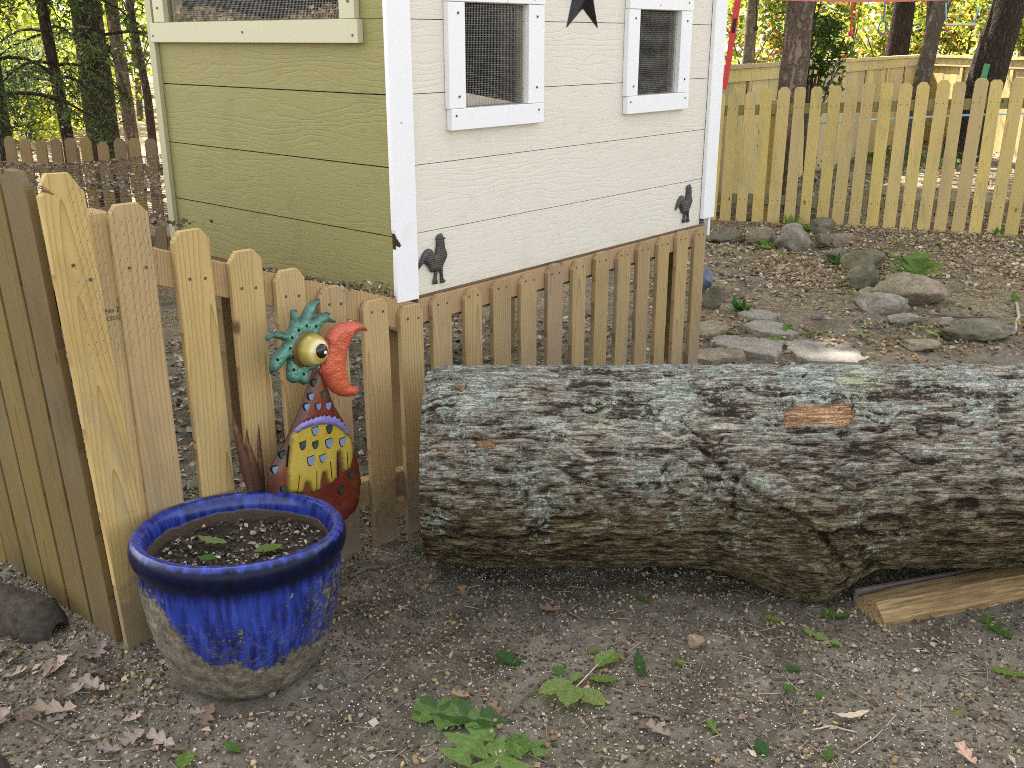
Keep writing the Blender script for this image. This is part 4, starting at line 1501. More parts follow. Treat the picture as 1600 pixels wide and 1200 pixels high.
for (x, y, c, s) in SPOTS:
    cx_, cz_ = bz(400 + x / 5.4545, 620 + y / 5.4545, 0.026)
    w, hh = 0.0116 * s, 0.0155 * s
    sh = lambda k: [(cx_ - w * k, cz_ + hh * 0.75 * k), (cx_ - w * k, cz_), (cx_ - w * 0.65 * k, cz_ - hh * 0.7 * k), (cx_, cz_ - hh * k), (cx_ + w * 0.65 * k, cz_ - hh * 0.7 * k), (cx_ + w * k, cz_), (cx_ + w * k, cz_ + hh * 0.75 * k)]
    yb = -surf(body, cx_, cz_, 0.004, 0.022, 0.05) + 0.0035
    if in_poly(np.array([cx_]), np.array([cz_]), bib)[0]:
        yb = -0.024 - surf(bib, cx_, cz_, 0.002, 0.006, 0.02) + 0.0035
    f_ = link('feather_scale', MB().prism(sh(1.0), yb - 0.004, yb + 0.003).mesh('scale_rim', M['spot_rim'], 0.0008), bird)
    link('scale_face', MB().prism(sh(0.8), yb - 0.0062, yb - 0.0042).mesh('scale_face', M['spot_green' if c else 'spot_blue']), f_)
for L in [[(362, 665), (366, 665), (349, 822), (344, 822)], [(507, 625), (512, 625), (514, 795), (508, 795)], [(623, 548), (629, 548), (643, 695), (637, 697)], [(764, 470), (770, 470), (778, 605), (773, 606)], [(690, 480), (700, 472), (706, 680), (702, 690)], [(283, 420), (288, 415), (270, 600), (264, 600)]]:
    q = ccw(z6(L))
    cx_, cz_ = sum(v[0] for v in q) / 4, sum(v[1] for v in q) / 4
    yb = -0.024 - surf(bib, cx_, cz_, 0.002, 0.006, 0.02)
    link('slit', MB().prism(q, yb - 0.0008, yb + 0.004).mesh('slit', M['spot_rim']), bird)
# dark rivets on the crest
mb = MB()
for (x, y) in [(310, 450), (380, 373), (460, 328), (560, 332), (290, 562), (320, 658), (162, 682), (328, 785), (430, 828)]:
    cx_, cz_ = bz(410 + x / 6.667, 460 + y / 6.667, 0.028)
    q = [(cx_ + 0.0028 * math.cos(a), cz_ + 0.0042 * math.sin(a)) for a in np.linspace(0, 2 * math.pi, 9)[:-1]]
    mb.prism(q, -0.0300, -0.024)
link('rivet_holes', mb.mesh('rivets', M['eye_black']), bird)
for L in [[(385, 668), (389, 690), (404, 732), (416, 768), (412, 800), (398, 792), (388, 740), (383, 695)], [(362, 640), (372, 668), (392, 726), (404, 776), (396, 800), (376, 735), (364, 675)], [(404, 662), (408, 700), (413, 745), (416, 790), (409, 790), (403, 740), (401, 690)]]:
    link('tail_feather', relief('tail_feather', ccw([bz(p[0], p[1], -0.045) for p in L]), [M['rust_blade']], 0.002, 0.006, 0.009, 0.012, y=0.045), bird)
link('stake', MB().tube([(0.0, 0.004, -0.08), (0.0, 0.004, 0.25)], 0.006, 8).mesh('stake', M['rust_blade']), bird)


# ------------------------------------------------------------------ rocks and flagstones
def m_rock(name, c0, c1, c2, moss=0.3):
    t = NT(name)
    o = t.obj()
    r = t.math('MULTIPLY', t.rand(), 40.0)
    v = t.vmath('ADD', o, t.comb(r, r, r))
    n = t.noise(v, 11.0, 6, 0.65)
    n2 = t.noise(v, 60.0, 5, 0.7)
    col = t.ramp(n, [(0.3, c0), (0.55, c1), (0.78, c2)])
    col = t.mix(t.math('MULTIPLY', t.step(n2, 0.52, 0.68), 0.5), col, c2)
    col = t.mix(t.math('MULTIPLY', t.step(n2, 0.46, 0.32), 0.6), col, tuple(v * 0.5 for v in c0))
    mm = t.math('MULTIPLY', t.step(t.noise(v, 6.0, 5, 0.7), 0.52, 0.66), moss)
    col = t.mix(mm, col, (0.11, 0.105, 0.045))
    return t.done(col, 0.9, t.bump(t.math('ADD', n, t.math('MULTIPLY', n2, 0.4)), 0.8, 0.012), spec=0.2)


M['rock_grey'] = m_rock('grey_stone', (0.14, 0.12, 0.09), (0.26, 0.235, 0.19), (0.40, 0.365, 0.31), 0.35)
M['rock_tan'] = m_rock('tan_stone', (0.15, 0.12, 0.08), (0.26, 0.21, 0.15), (0.42, 0.36, 0.28), 0.3)
M['rock_moss'] = m_rock('mossy_stone', (0.10, 0.092, 0.06), (0.17, 0.155, 0.105), (0.26, 0.235, 0.17), 0.7)
M['slate'] = m_rock('flagstone', (0.18, 0.16, 0.135), (0.27, 0.245, 0.21), (0.38, 0.34, 0.295), 0.15)
M['pebble'] = m_rock('tan_pebble', (0.18, 0.13, 0.08), (0.28, 0.21, 0.14), (0.42, 0.34, 0.24), 0.0)


def rock_mesh(sx, sy, sz, seed, sub=4, rough=0.28, angular=0.5):
    bm = bmesh.new()
    bmesh.ops.create_icosphere(bm, subdivisions=sub, radius=1.0)
    V = np.array([v.co[:] for v in bm.verts])
    r2 = np.random.default_rng(seed)
    # chop with a few random planes for facets
    for _ in range(int(12 * angular) + 6):
        nn = r2.normal(size=3)
        nn /= np.linalg.norm(nn)
        d = r2.uniform(0.55, 0.85)
        s = V @ nn
        over = np.clip(s - d, 0, None)
        V = V - nn * over[:, None] * 0.93
    V = V * (1 + (fbm(V * 1.6 + seed * 3.7, 4, seed) - 0.5)[:, None] * rough * 1.6)
    V = V * (1 + (fbm(V * 6 + seed, 4, seed + 3) - 0.5)[:, None] * 0.22)
    V *= np.array([sx, sy, sz])
    for v, c in zip(bm.verts, V):
        v.co = c
    me = bpy.data.meshes.new('rock')
    bm.to_mesh(me)
    bm.free()
    me.polygons.foreach_set('use_smooth', [True] * len(me.polygons))
    return me


ROCKS = [
    (1213, 354, 1274, 397, 'rock_grey', 'large pale rounded boulder leading the rock border near the fence', 0.4),
    (1167, 355, 1211, 387, 'rock_tan', 'tan boulder with a flat lit top beside the mossy edging stone', 0.6),
    (1108, 360, 1169, 381, 'rock_moss', 'long low mossy edging stone beside the far coop corner', 0.4),
    (1218, 349, 1256, 372, 'rock_grey', 'pale slab of rock half hidden behind the largest boulder', 0.8),
    (1269, 341, 1313, 369, 'rock_moss', 'dark green mossy rock perched on the rock border', 0.7),
    (1258, 333, 1284, 350, 'rock_tan', 'small brown rock topmost against the new picket fence', 0.7),
    (1273, 364, 1301, 391, 'rock_moss', 'squat dark rock wedged right of the largest boulder', 0.6),
    (1296, 364, 1337, 389, 'rock_tan', 'pale tan wedge shaped rock with a sharp right end', 0.9),
    (1292, 388, 1326, 410, 'rock_moss', 'low mossy rock in front of the pale wedge rock', 0.5),
    (1197, 366, 1219, 384, 'rock_grey', 'small grey rock between the tan boulder and the largest boulder', 0.6),
    (1322, 397, 1392, 430, 'rock_moss', 'broad grey green mossy rock behind the fresh green leaves', 0.4),
    (1324, 422, 1378, 462, 'rock_moss', 'upright olive rock below the broad mossy rock', 0.5),
    (1372, 441, 1486, 492, 'rock_tan', 'big humped tan rock with a bright top edge under the green leaves', 0.6),
    (1374, 436, 1418, 464, 'rock_grey', 'narrow grey rock leaning behind the humped tan rock', 0.8),
    (1334, 456, 1377, 481, 'rock_tan', 'small rounded tan rock left of the humped tan rock', 0.3),
    (1342, 472, 1431, 501, 'rock_grey', 'flat long grey rock in front of the humped tan rock', 0.5),
    (1393, 495, 1445, 515, 'rock_grey', 'small smooth flat grey rock, frontmost of the rock heap', 0.2),
    (1471, 501, 1497, 518, 'rock_grey', 'tiny grey rock beside the dark stick', 0.5),
    (1479, 511, 1580, 541, 'rock_moss', 'wide low green grey rock with a dark leaf on it', 0.3),
    (1550, 512, 1588, 532, 'rock_grey', 'small pale round rock at the right end of the low green rock', 0.2),
    (1416, 535, 1477, 553, 'rock_tan', 'flat brown rock just above the fallen log', 0.5),
    (1096, 450, 1131, 491, 'rock_moss', 'brown rock beside the blue grey tarp bundle', 0.6),
    (1265, 494, 1287, 505, 'rock_grey', 'dark lump of rock lying alone on the leaf litter', 0.6),
]
for i, (x0, y0, x1, y1, mt, lab, ang_) in enumerate(ROCKS):
    b = gp((x0 + x1) / 2, y1 - (y1 - y0) * 0.12)
    zc = b[1] * math.cos(TILT) + CAM_H * math.sin(TILT)
    w = (x1 - x0) / FPX * zc
    hh = (y1 - y0) / FPX * zc
    dep = w * 0.36
    sz = max(0.03, hh * 0.62)
    me = rock_mesh(w * 0.56, dep, sz, 100 + i, 4, 0.26, ang_)
    me.materials.append(M[mt])
    o = link('rock', me, None, (b[0], b[1] + dep * 0.75, gz(b[0], b[1]) + sz * 0.62), (0, 0, 0))
    tag(o, lab, 'rock', 'rocks bordering the yard')

FLAG = [
    ([(1152, 488), (1170, 482), (1196, 484), (1216, 490), (1204, 498), (1184, 498), (1160, 494)], 'small grey flagstone, farthest of the stepping stones'),
    ([(1158, 509), (1180, 501), (1205, 501), (1230, 510), (1247, 522), (1236, 526), (1190, 520)], 'grey flagstone with a pale left edge, second of the stepping stones'),
    ([(1110, 530), (1128, 522), (1164, 525), (1200, 528), (1228, 532), (1220, 548), (1212, 556), (1172, 548), (1126, 537)], 'broad grey flagstone with a pinkish sun-dappled middle'),
    ([(1222, 529), (1258, 528), (1312, 533), (1338, 542), (1355, 556), (1330, 562), (1262, 560), (1238, 545)], 'wide flat flagstone behind the log right of the pinkish one'),
    ([(1090, 504), (1112, 499), (1138, 504), (1136, 514), (1114, 522), (1088, 522)], 'worn sandy flagstone beside the end of the picket skirt'),
    ([(1086, 546), (1124, 542), (1160, 546), (1166, 556), (1120, 562), (1084, 560)], 'sandy half buried flagstone close behind the log'),
]
for i, (pts, lab) in enumerate(FLAG):
    P = np.array([gp(x, y, 0.03) for x, y in pts])
    c = P.mean(0)
    Q = [(p[0] - c[0], p[1] - c[1]) for p in P]
    dn = []
    r2 = np.random.default_rng(300 + i)
    for k in range(len(Q)):
        a, b = np.array(Q[k]), np.array(Q[(k + 1) % len(Q)])
        for j in range(4):
            q = a + (b - a) * j / 4 + (r2.normal(size=2) * 0.008 if j else 0)
            dn.append(q)
    A = sum(dn[k][0] * dn[(k + 1) % len(dn)][1] - dn[(k + 1) % len(dn)][0] * dn[k][1] for k in range(len(dn)))
    if A < 0:
        dn = dn[::-1]
    n = len(dn)
    V = [(q[0], q[1], 0.018 + r2.uniform(-0.002, 0.002)) for q in dn] + [(q[0] * 1.02, q[1] * 1.02, -0.03) for q in dn] + [(q[0] * 0.9, q[1] * 0.9, 0.022) for q in dn]
    F_ = [tuple(range(2 * n, 3 * n))]
    for k in range(n):
        k2 = (k + 1) % n
        F_ += [(k, 2 * n + k, 2 * n + k2, k2)[::-1], (k + n, k, k2, k2 + n)[::-1]]
    o = link('flagstone', MB().add(V, F_).mesh('flagstone', M['slate' if i < 4 else 'rock_tan']), None, (c[0], c[1], gz(c[0], c[1]) + 0.006))
    tag(o, lab, 'flagstone', 'flagstones of the stepping path')

me = rock_mesh(0.026, 0.022, 0.024, 501, 3, 0.4, 0.6)
me.materials.append(M['pebble'])
b = gp(1086, 1010)
tag(link('pebble', me, None, (b[0], b[1], gz(b[0], b[1]) + 0.016)), 'knobbly tan pebble on the bare soil in front of the log', 'pebble')
me = rock_mesh(0.015, 0.015, 0.014, 502, 3, 0.4, 0.6)
me.materials.append(M['pebble'])
b = gp(425, 1089)
tag(link('pebble', me, None, (b[0], b[1], gz(b[0], b[1]) + 0.01)), 'small orange brown pebble just in front of the blue pot', 'pebble')
b = gp(1105, 466)
me = rock_mesh(0.075, 0.08, 0.095, 503, 4, 0.5, 0.3)
me.materials.append(M['tarp'])
tag(link('tarp_bundle', me, None, (b[0] - 0.03, b[1] + 0.1, 0.09)), 'crumpled blue grey tarp bundle behind the end of the picket skirt', 'tarp')
b = gp(312, 790)
tub = MB()
vs, fs = [], []
pr = [(0.08, 0), (0.10, 0.16), (0.106, 0.165), (0.098, 0.165), (0.078, 0.01)]
for (r, z) in pr:
    for k in range(28):
        vs.append((r * math.cos(k * math.pi / 14), r * math.sin(k * math.pi / 14), z))
for i in range(len(pr) - 1):
    for k in range(28):
        fs.append((i * 28 + k, i * 28 + (k + 1) % 28, (i + 1) * 28 + (k + 1) % 28, (i + 1) * 28 + k))
tag(link('water_tub', tub.add(vs, fs).mesh('water_tub', M['tub'], smooth_shade=True), None, (-0.92, 2.68, 0.0)), 'grey blue plastic tub seen between the pickets behind the pot', 'tub')


# weathered log pieces on the ground at the left
def stump_log(a, b, r, label, seed):
    a, b = np.array(a), np.array(b)
    d = b - a
    L = float(np.linalg.norm(d))
    nu, na = 60, 48
    U, T = np.meshgrid(np.linspace(0, L, nu), np.linspace(0, 2 * math.pi, na, endpoint=False), indexing='ij')
    u, t = U.ravel(), T.ravel()
    P3 = np.stack([u, np.cos(t) * r, np.sin(t) * r], 1)
    rr_ = r * (0.8 + 0.45 * (fbm(P3 * np.array([3, 9, 9]), 3, seed) - 0.3)) + 0.012 * (fbm(P3 * np.array([6, 60, 60]), 3, seed + 1) - 0.5)
    rr_ *= 0.35 + 0.65 * np.sqrt(np.clip(np.minimum(u, L - u) / (r * 0.8), 0, 1))
    V = np.stack([u, np.cos(t) * rr_, np.sin(t) * rr_], 1)
    I = np.arange(nu * na).reshape(nu, na)
    J = np.roll(I, -1, 1)
    q = np.stack([I[:-1].ravel(), I[1:].ravel(), J[1:].ravel(), J[:-1].ravel()], 1)
    o = link('driftwood', mesh_np('driftwood', V, q, [M['old_log']], True), None, (a[0], a[1], a[2]), (0, -math.asin(d[2] / L), math.atan2(d[1], d[0])))
    return tag(o, label, 'wood')


M['old_log'] = plain('dark_weathered_wood', (0.05, 0.04, 0.032), 0.9, var=0.5, scale=40, bump=0.8, dist=0.01)
stump_log((-1.62, 2.44, 0.06), (-1.20, 2.27, 0.02), 0.075, 'dark weathered piece of wood against the foot of the tall fence', 601)
stump_log((-1.35, 1.78, 0.0), (-1.08, 1.72, 0.02), 0.05, 'dark bark chunk cut by the bottom left corner', 611)


# ------------------------------------------------------------------ leaves
def leaf_mesh(kind, L, Wd, col, curl=0.15, fold=0.25, seed=0, rows=36):
    r2 = np.random.default_rng(seed)
    cols_ = 7
    V, C = [], []
    bend = r2.uniform(-0.5, 0.5)
    for i in range(rows + 1):
        t = i / rows
        if kind == 'oak':
            env = math.sin(math.pi * min(1.0, 0.04 + 0.94 * t ** 0.8)) ** 0.55 * (0.55 + 0.6 * t)
            lob = 0.5 + 0.5 * math.cos(2 * math.pi * (2.7 * t - 0.42))
            w = env * (0.34 + 0.72 * lob ** 0.7) * (1 + 0.10 * math.sin(t * 47 + seed))
        else:
            w = math.sin(math.pi * (t ** 0.85)) ** 0.85
        w = max(w, 0.02) * Wd / 2
        for j in range(cols_):
            s = (j / (cols_ - 1)) * 2 - 1
            sweep = 0.55 * abs(s) * w if kind == 'oak' else 0.15 * abs(s) * w
            x = s * w
            y = t * L + sweep * 0.8
            z = fold * abs(s) * w + curl * L * (t - 0.4) ** 2 + 0.012 * L * math.sin(t * 26 + abs(s) * 3) * abs(s)
            x += bend * (t ** 2) * L * 0.2
            V.append((x, y, z))
            k = 1 + 0.18 * math.sin(t * 40 - abs(s) * 4) * 0.5 + r2.uniform(-0.06, 0.06)
            if j == cols_ // 2:
                k *= 1.25
            C.append([min(1, c * k) for c in col])
    Fq = []
    for i in range(rows):
        for j in range(cols_ - 1):
            a = i * cols_ + j
            Fq.append((a, a + 1, a + cols_ + 1, a + cols_))
    return np.array(V), np.array(Fq), np.array(C)


def place_leaf(px, py, ang, kind, L, Wd, col, label=None, group=None, lift=0.004, curl=0.2, fold=0.3, seed=0, name='fallen_leaf', pos=None, mat='foliage', cat='leaf', tilt=(0, 0)):
    V, Fq, C = leaf_mesh(kind, L, Wd, col, curl, fold, seed)
    b = gp(px, py) if pos is None else pos
    z = gz(b[0], b[1]) + lift if pos is None else pos[2]
    V = V - np.array([0, L * 0.45, 0])
    o = link(name, mesh_np(name, V, Fq, [M[mat]], True, cols=C), None, (b[0], b[1], z), (tilt[0], tilt[1], ang))
    return tag(o, label, cat, group)


G1, G2, G3, G4 = (0.17, 0.27, 0.06), (0.10, 0.19, 0.042), (0.05, 0.12, 0.03), (0.25, 0.34, 0.115)
LEAVES = [
    (800, 1030, 1.0, 'oak', 0.075, 0.06, G3, 'dark green crumpled oak leaf alone left of the pale leaf sprig'),
    (998, 1043, 0.15, 'oval', 0.085, 0.03, G3, 'narrow dark green leaf standing right of the pale leaf sprig'),
    (927, 1015, -0.9, 'oval', 0.035, 0.018, G1, 'tiny green leaf above the pale leaf sprig'),
    (875, 1050, 0.2, 'oval', 0.035, 0.03, G2, 'small round green leaf at the left of the pale leaf sprig'),
    (1066, 1035, 1.1, 'oval', 0.035, 0.024, G1, 'small bright leaf below the tan pebble'),
    (1006, 938, 0.8, 'oak', 0.045, 0.035, G2, 'green leaf in the shade in front of the log'),
    (1210, 963, 1.2, 'oval', 0.055, 0.022, G1, 'green leaf close to the knot under the log'),
    (1290, 996, 1.0, 'oak', 0.105, 0.045, G4, 'long pale green torn leaf below the log knot'),
    (1306, 958, 1.4, 'oak', 0.07, 0.045, G2, 'green leaf tucked against the end of the split wedge'),
    (1560, 983, 0.4, 'oak', 0.10, 0.07, G2, 'curled green oak leaf on the soil below the split wedge'),
    (1583, 1052, 1.0, 'oak', 0.075, 0.05, G1, 'green leaf cut by the right edge of the view'),
    (1239, 1046, 1.3, 'oval', 0.04, 0.022, G3, 'dark curled leaf above the forked grey twig'),
    (1232, 1076, 0.3, 'oval', 0.04, 0.024, G2, 'green leaf caught in the forked grey twig'),
    (1280, 1088, 0.9, 'oval', 0.026, 0.024, G2, 'coin sized round green leaf on bare soil'),
    (1114, 1145, 0.5, 'oak', 0.04, 0.035, G1, 'triangular bright green leaf piece near the bottom edge'),
    (1191, 1172, 0.2, 'oval', 0.05, 0.03, G3, 'dark oval leaf upright near the bottom edge'),
    (1294, 1187, -0.4, 'oval', 0.05, 0.024, G2, 'narrow green leaf at the bottom edge under the tan bark strip'),
    (1498, 1118, 0.6, 'oval', 0.022, 0.012, G1, 'tiny pale leaf on the bare soil at right'),
    (289, 1192, 0.1, 'oval', 0.06, 0.04, G1, 'bright green leaf cut by the bottom edge at left'),
    (364, 1174, 1.3, 'oval', 0.045, 0.026, G2, 'small green leaf among pale catkins left of centre'),
    (657, 855, 0.8, 'oak', 0.05, 0.04, G2, 'green leaf at the foot of the fence by the log end'),
]
for i, (px, py, a, k, L, Wd, c, lab) in enumerate(LEAVES):
    place_leaf(px, py, a, k, L, Wd, c, lab, None, 0.006, 0.3, 0.35, 700 + i, tilt=(random.uniform(-0.15, 0.3), random.uniform(-0.2, 0.2)))
# leaves lying in the pot
for i, (px, py, a, k, L, Wd, c, lab) in enumerate([(333, 849, 1.35, 'oval', 0.085, 0.03, G4, 'pale green leaf lying at the back of the pot soil'), (418, 864, -1.2, 'oval', 0.07, 0.04, G1, 'folded bright green leaf lying at the front of the pot soil'), (327, 880, 1.5, 'oval', 0.05, 0.028, G2, 'green leaf half hidden by the pot lip')]):
    P = gp(px, py, 0.325)
    place_leaf(px, py, a, k, L, Wd, c, lab, None, 0, 0.3, 0.35, 760 + i, pos=(P[0], P[1], 0.330 - (P[1] - 2.165) * 0.0875))


def sprig(name, label, stem, leaves, seed, matt='twig', r=0.003):
    b = gp(*stem[0])
    root = thing(name, label, 'leafy twig', (b[0], b[1], gz(b[0], b[1])), 0)
    P = [gp(*p) for p in stem]
    pts = [(p[0] - b[0], p[1] - b[1], 0.012 + 0.004 * i) for i, p in enumerate(P)]
    link('stem', MB().tube(pts, [r * (1.2 - 0.6 * i / len(pts)) for i in range(len(pts))], 6).mesh('stem', M[matt]), root)
    for i, (p0, p1, k, wf, c) in enumerate(leaves):
        a, e = gp(*p0), gp(*p1)
        d = e - a
        L = float(np.hypot(d[0], d[1]))
        V, Fq, C = leaf_mesh(k, L, L * wf, c, 0.15, 0.22, seed + i)
        link('leaf', mesh_np('leaf', V, Fq, [M['foliage']], True, cols=C), root, (a[0] - b[0], a[1] - b[1], 0.016), (random.uniform(-0.03, 0.12), random.uniform(-0.12, 0.12), math.atan2(d[1], d[0]) - math.pi / 2))
    return root


sprig('oak_sprig', 'fallen oak twig with big lobed green leaves at the bottom edge', [(858, 1072), (826, 1084), (804, 1106), (797, 1122), (799, 1132)],
      [((772, 1132), (648, 1128), 'oak', 0.72, (0.17, 0.28, 0.085)), ((768, 1134), (702, 1198), 'oak', 0.8, (0.20, 0.32, 0.10)), ((786, 1152), (782, 1235), 'oak', 0.85, (0.21, 0.33, 0.10)), ((800, 1148), (850, 1186), 'oak', 0.7, (0.19, 0.31, 0.10)), ((806, 1150), (816, 1195), 'oval', 0.6, (0.15, 0.26, 0.07)), ((795, 1132), (655, 1112), 'oak', 0.5, (0.08, 0.16, 0.05))], 800)
sprig('leaf_sprig', 'fallen sprig of pale ribbed green leaves on bare soil', [(893, 1084), (905, 1074), (920, 1060), (934, 1047)],
      [((890, 1070), (843, 1100), 'oval', 0.5, G4), ((892, 1076), (890, 1118), 'oval', 0.6, G4), ((904, 1082), (944, 1112), 'oval', 0.6, G4), ((920, 1066), (968, 1074), 'oval', 0.42, G1), ((932, 1048), (958, 1020), 'oval', 0.5, G4), ((938, 1044), (974, 1030), 'oval', 0.4, G1), ((894, 1070), (906, 1056), 'oval', 0.7, G4)], 820, 'pale_twig', 0.002)
sprig('leafy_branch', 'bunch of broad green leaves lying on top of the humped tan rock', [(1440, 466), (1425, 460), (1408, 455), (1395, 450)],
      [((1415, 458), (1372, 462), 'oak', 0.5, G1), ((1420, 456), (1388, 446), 'oak', 0.6, G1), ((1424, 456), (1420, 436), 'oak', 0.9, G2), ((1428, 456), (1448, 440), 'oak', 0.7, G1), ((1432, 458), (1466, 450), 'oak', 0.6, G4), ((1432, 460), (1456, 468), 'oak', 0.6, G3), ((1420, 460), (1398, 470), 'oak', 0.6, G2), ((1420, 452), (1440, 430), 'oak', 0.5, G1)], 840)
bpy.data.objects['leafy_branch'].location.z += 0.07
bpy.data.objects['leafy_branch'].location.y += 0.02

# leafy tufts among the rocks and by the skirt
TUFT = [(1235, 352, 'bright green tuft growing behind the largest boulder', G1, 0.13), (1266, 362, 'green tuft between the largest boulder and the mossy perched rock', G1, 0.10), (1197, 388, 'flat green tuft in front of the small grey rock', G1, 0.10), (1312, 412, 'dark green tuft in front of the low mossy rock', G3, 0.11), (1157, 490, 'dark green weedy tuft beside the farthest flagstone', G3, 0.11), (1555, 364, 'green weed at the foot of the new fence', G2, 0.10)]
for i, (px, py, lab, c, size) in enumerate(TUFT):
    b = gp(px, py)
    t_ = thing('weed', lab, 'weed', (b[0], b[1], gz(b[0], b[1])), 0)
    Vs, Fs, Cs, off = [], [], [], 0
    for k in range(16):
        V, Fq, C = leaf_mesh('oval', size * random.uniform(0.5, 1.0), size * 0.3, [v * random.uniform(0.7, 1.2) for v in c], 0.4, 0.3, 900 + i * 20 + k, 8)
        R = Matrix.Rotation(random.uniform(0, 6.28), 3, 'Z') @ Matrix.Rotation(random.uniform(0.2, 1.1), 3, 'X')
        V = V @ np.array(R).T + np.array([random.uniform(-.03, .03), random.uniform(-.03, .03), 0.0])
        Vs.append(V)
        Fs.append(Fq + off)
        Cs.append(C)
        off += len(V)
    link('leaves', mesh_np('weed_leaves', np.concatenate(Vs), np.concatenate(Fs), [M['foliage']], True, cols=np.concatenate(Cs)), t_)

for i in range(26):
    px, py = random.uniform(1130, 1600), random.uniform(372, 548)
    place_leaf(px, py, random.uniform(0, 6.28), random.choice(['oak', 'oval']), random.uniform(0.06, 0.12), random.uniform(0.04, 0.07), random.choice([G1, G2, G4, G1]), 'fresh green leaf dropped on the dry litter of the back yard', 'green leaves dropped in the back yard', 0.012, 0.3, 0.35, 960 + i, tilt=(random.uniform(-0.2, 0.3), random.uniform(-0.3, 0.3)))
DEAD = [(0.24, 0.19, 0.165), (0.30, 0.235, 0.19), (0.20, 0.14, 0.10), (0.34, 0.27, 0.22), (0.16, 0.11, 0.08)]
for i in range(30):
    px, py = random.uniform(-20, 330), random.uniform(960, 1200)
    if px > 190 and py < 1080:
        continue
    place_leaf(px, py, random.uniform(0, 6.28), 'oak', random.uniform(0.035, 0.08), random.uniform(0.03, 0.055), random.choice(DEAD), 'dry grey brown oak leaf in the litter at the foot of the tall fence', 'dead oak leaves by the tall fence', 0.008, 0.5, 0.4, 1000 + i, mat='dead_leaf', tilt=(random.uniform(-0.3, 0.4), random.uniform(-0.4, 0.4)))
for i, (px, py, L, a, c, lab) in enumerate([(778, 1118, 0.055, 0.4, (0.22, 0.13, 0.08), 'curled brown dead leaf beside the oak twig'), (1332, 1124, 0.10, 1.9, (0.50, 0.41, 0.30), 'pale tan strip of bark on the soil below the log'), (1032, 1150, 0.06, 0.9, (0.24, 0.19, 0.15), 'grey brown dead oak leaf right of the oak twig'), (722, 1084, 0.045, 1.3, (0.30, 0.20, 0.12), 'light brown curled leaf above the oak twig'), (862, 954, 0.06, 1.5, (0.20, 0.13, 0.08), 'brown star shaped leaf in the shade of the log'), (725, 930, 0.06, 0.3, (0.23, 0.15, 0.08), 'tan dead leaf close under the log'), (150, 1085, 0.075, 1.1, (0.33, 0.27, 0.23), 'largest pale dead oak leaf left of the pot'), (95, 1122, 0.09, 1.7, (0.31, 0.24, 0.19), 'long pale dead leaf left of the pot near the bottom'), (1510, 1195, 0.06, 0.2, (0.45, 0.30, 0.22), 'pinkish frayed leaf at the bottom edge at right')]):
    place_leaf(px, py, a, 'oval' if 'strip' in lab else 'oak', L, L * (0.2 if 'strip' in lab else 0.7), c, lab, None, 0.010, 0.6, 0.5, 1100 + i, mat='dead_leaf')

# sticks
STICKS = [([(1205, 1056), (1246, 1060), (1222, 1082), (1234, 1115)], 0.003, 'twig', 'forked dark grey twig on the soil below the log'),
          ([(1245, 1060), (1242, 1095), (1233, 1140)], 0.0025, 'twig', 'thin straight twig crossing the forked grey twig'),
          ([(1270, 1140), (1300, 1138), (1340, 1143)], 0.002, 'pale_twig', 'pale short stick beside the tan bark strip'),
          ([(1330, 1182), (1370, 1150), (1400, 1118)], 0.0015, 'pale_twig', 'thin straw lying on the bare soil at right'),
          ([(1440, 497), (1500, 500), (1560, 502)], 0.007, 'twig', 'dark stick lying behind the log on the right'),
          ([(1583, 528), (1590, 498), (1587, 470)], 0.009, 'pale_twig', 'pale peeling stick on the litter at far right'),
          ([(545, 905), (575, 890), (606, 882)], 0.006, 'twig', 'brown stick beside the right side of the pot'),
          ([(600, 945), (640, 940), (662, 952)], 0.0025, 'twig', 'thin dark twig on the soil left of the log'),
          ([(985, 1115), (1010, 1118), (1050, 1126)], 0.0055, 'twig', 'short rotten piece of wood near the bottom centre'),
          ([(640, 813), (665, 806), (690, 801)], 0.0025, 'pale_twig', 'pale dry stem at the log end'),
          ([(505, 1085), (560, 1062), (590, 1050)], 0.002, 'twig', 'thin grey twig right of the pot foot'),
          ([(50, 1130), (110, 1160), (160, 1162)], 0.0025, 'twig', 'thin grey twig in the litter at bottom left')]
for (pp, r, m, lab) in STICKS:
    P = [gp(*p) for p in pp]
    b = P[0]
    pts = [(p[0] - b[0], p[1] - b[1], gz(p[0], p[1]) + r + 0.003) for p in P]
    sm = []
    for i in range(len(pts) - 1):
        for j in range(5):
            q = Vector(pts[i]).lerp(Vector(pts[i + 1]), j / 5)
            sm.append(q + Vector((random.uniform(-1, 1), random.uniform(-1, 1), 0)) * r * 0.6)
    sm.append(Vector(pts[-1]))
    tag(link('stick', MB().tube(sm, [r * random.uniform(0.75, 1.1) for _ in sm], 6).mesh('stick', M[m], smooth_shade=True), None, (b[0], b[1], 0)), lab, 'stick')


# ------------------------------------------------------------------ litter: stuff on the ground
def scatter(n, x0, x1, y0, y1, power=1.0):
    P = np.stack([rng.uniform(x0, x1, n), y0 + (y1 - y0) * rng.uniform(0, 1, n) ** power, np.zeros(n)], 1)
    P[:, 2] = ground_h(P[:, 0], P[:, 1])
    return P


def clear_pot(P):
    return P[np.hypot(P[:, 0] - PX, P[:, 1] - PY) > 0.185]


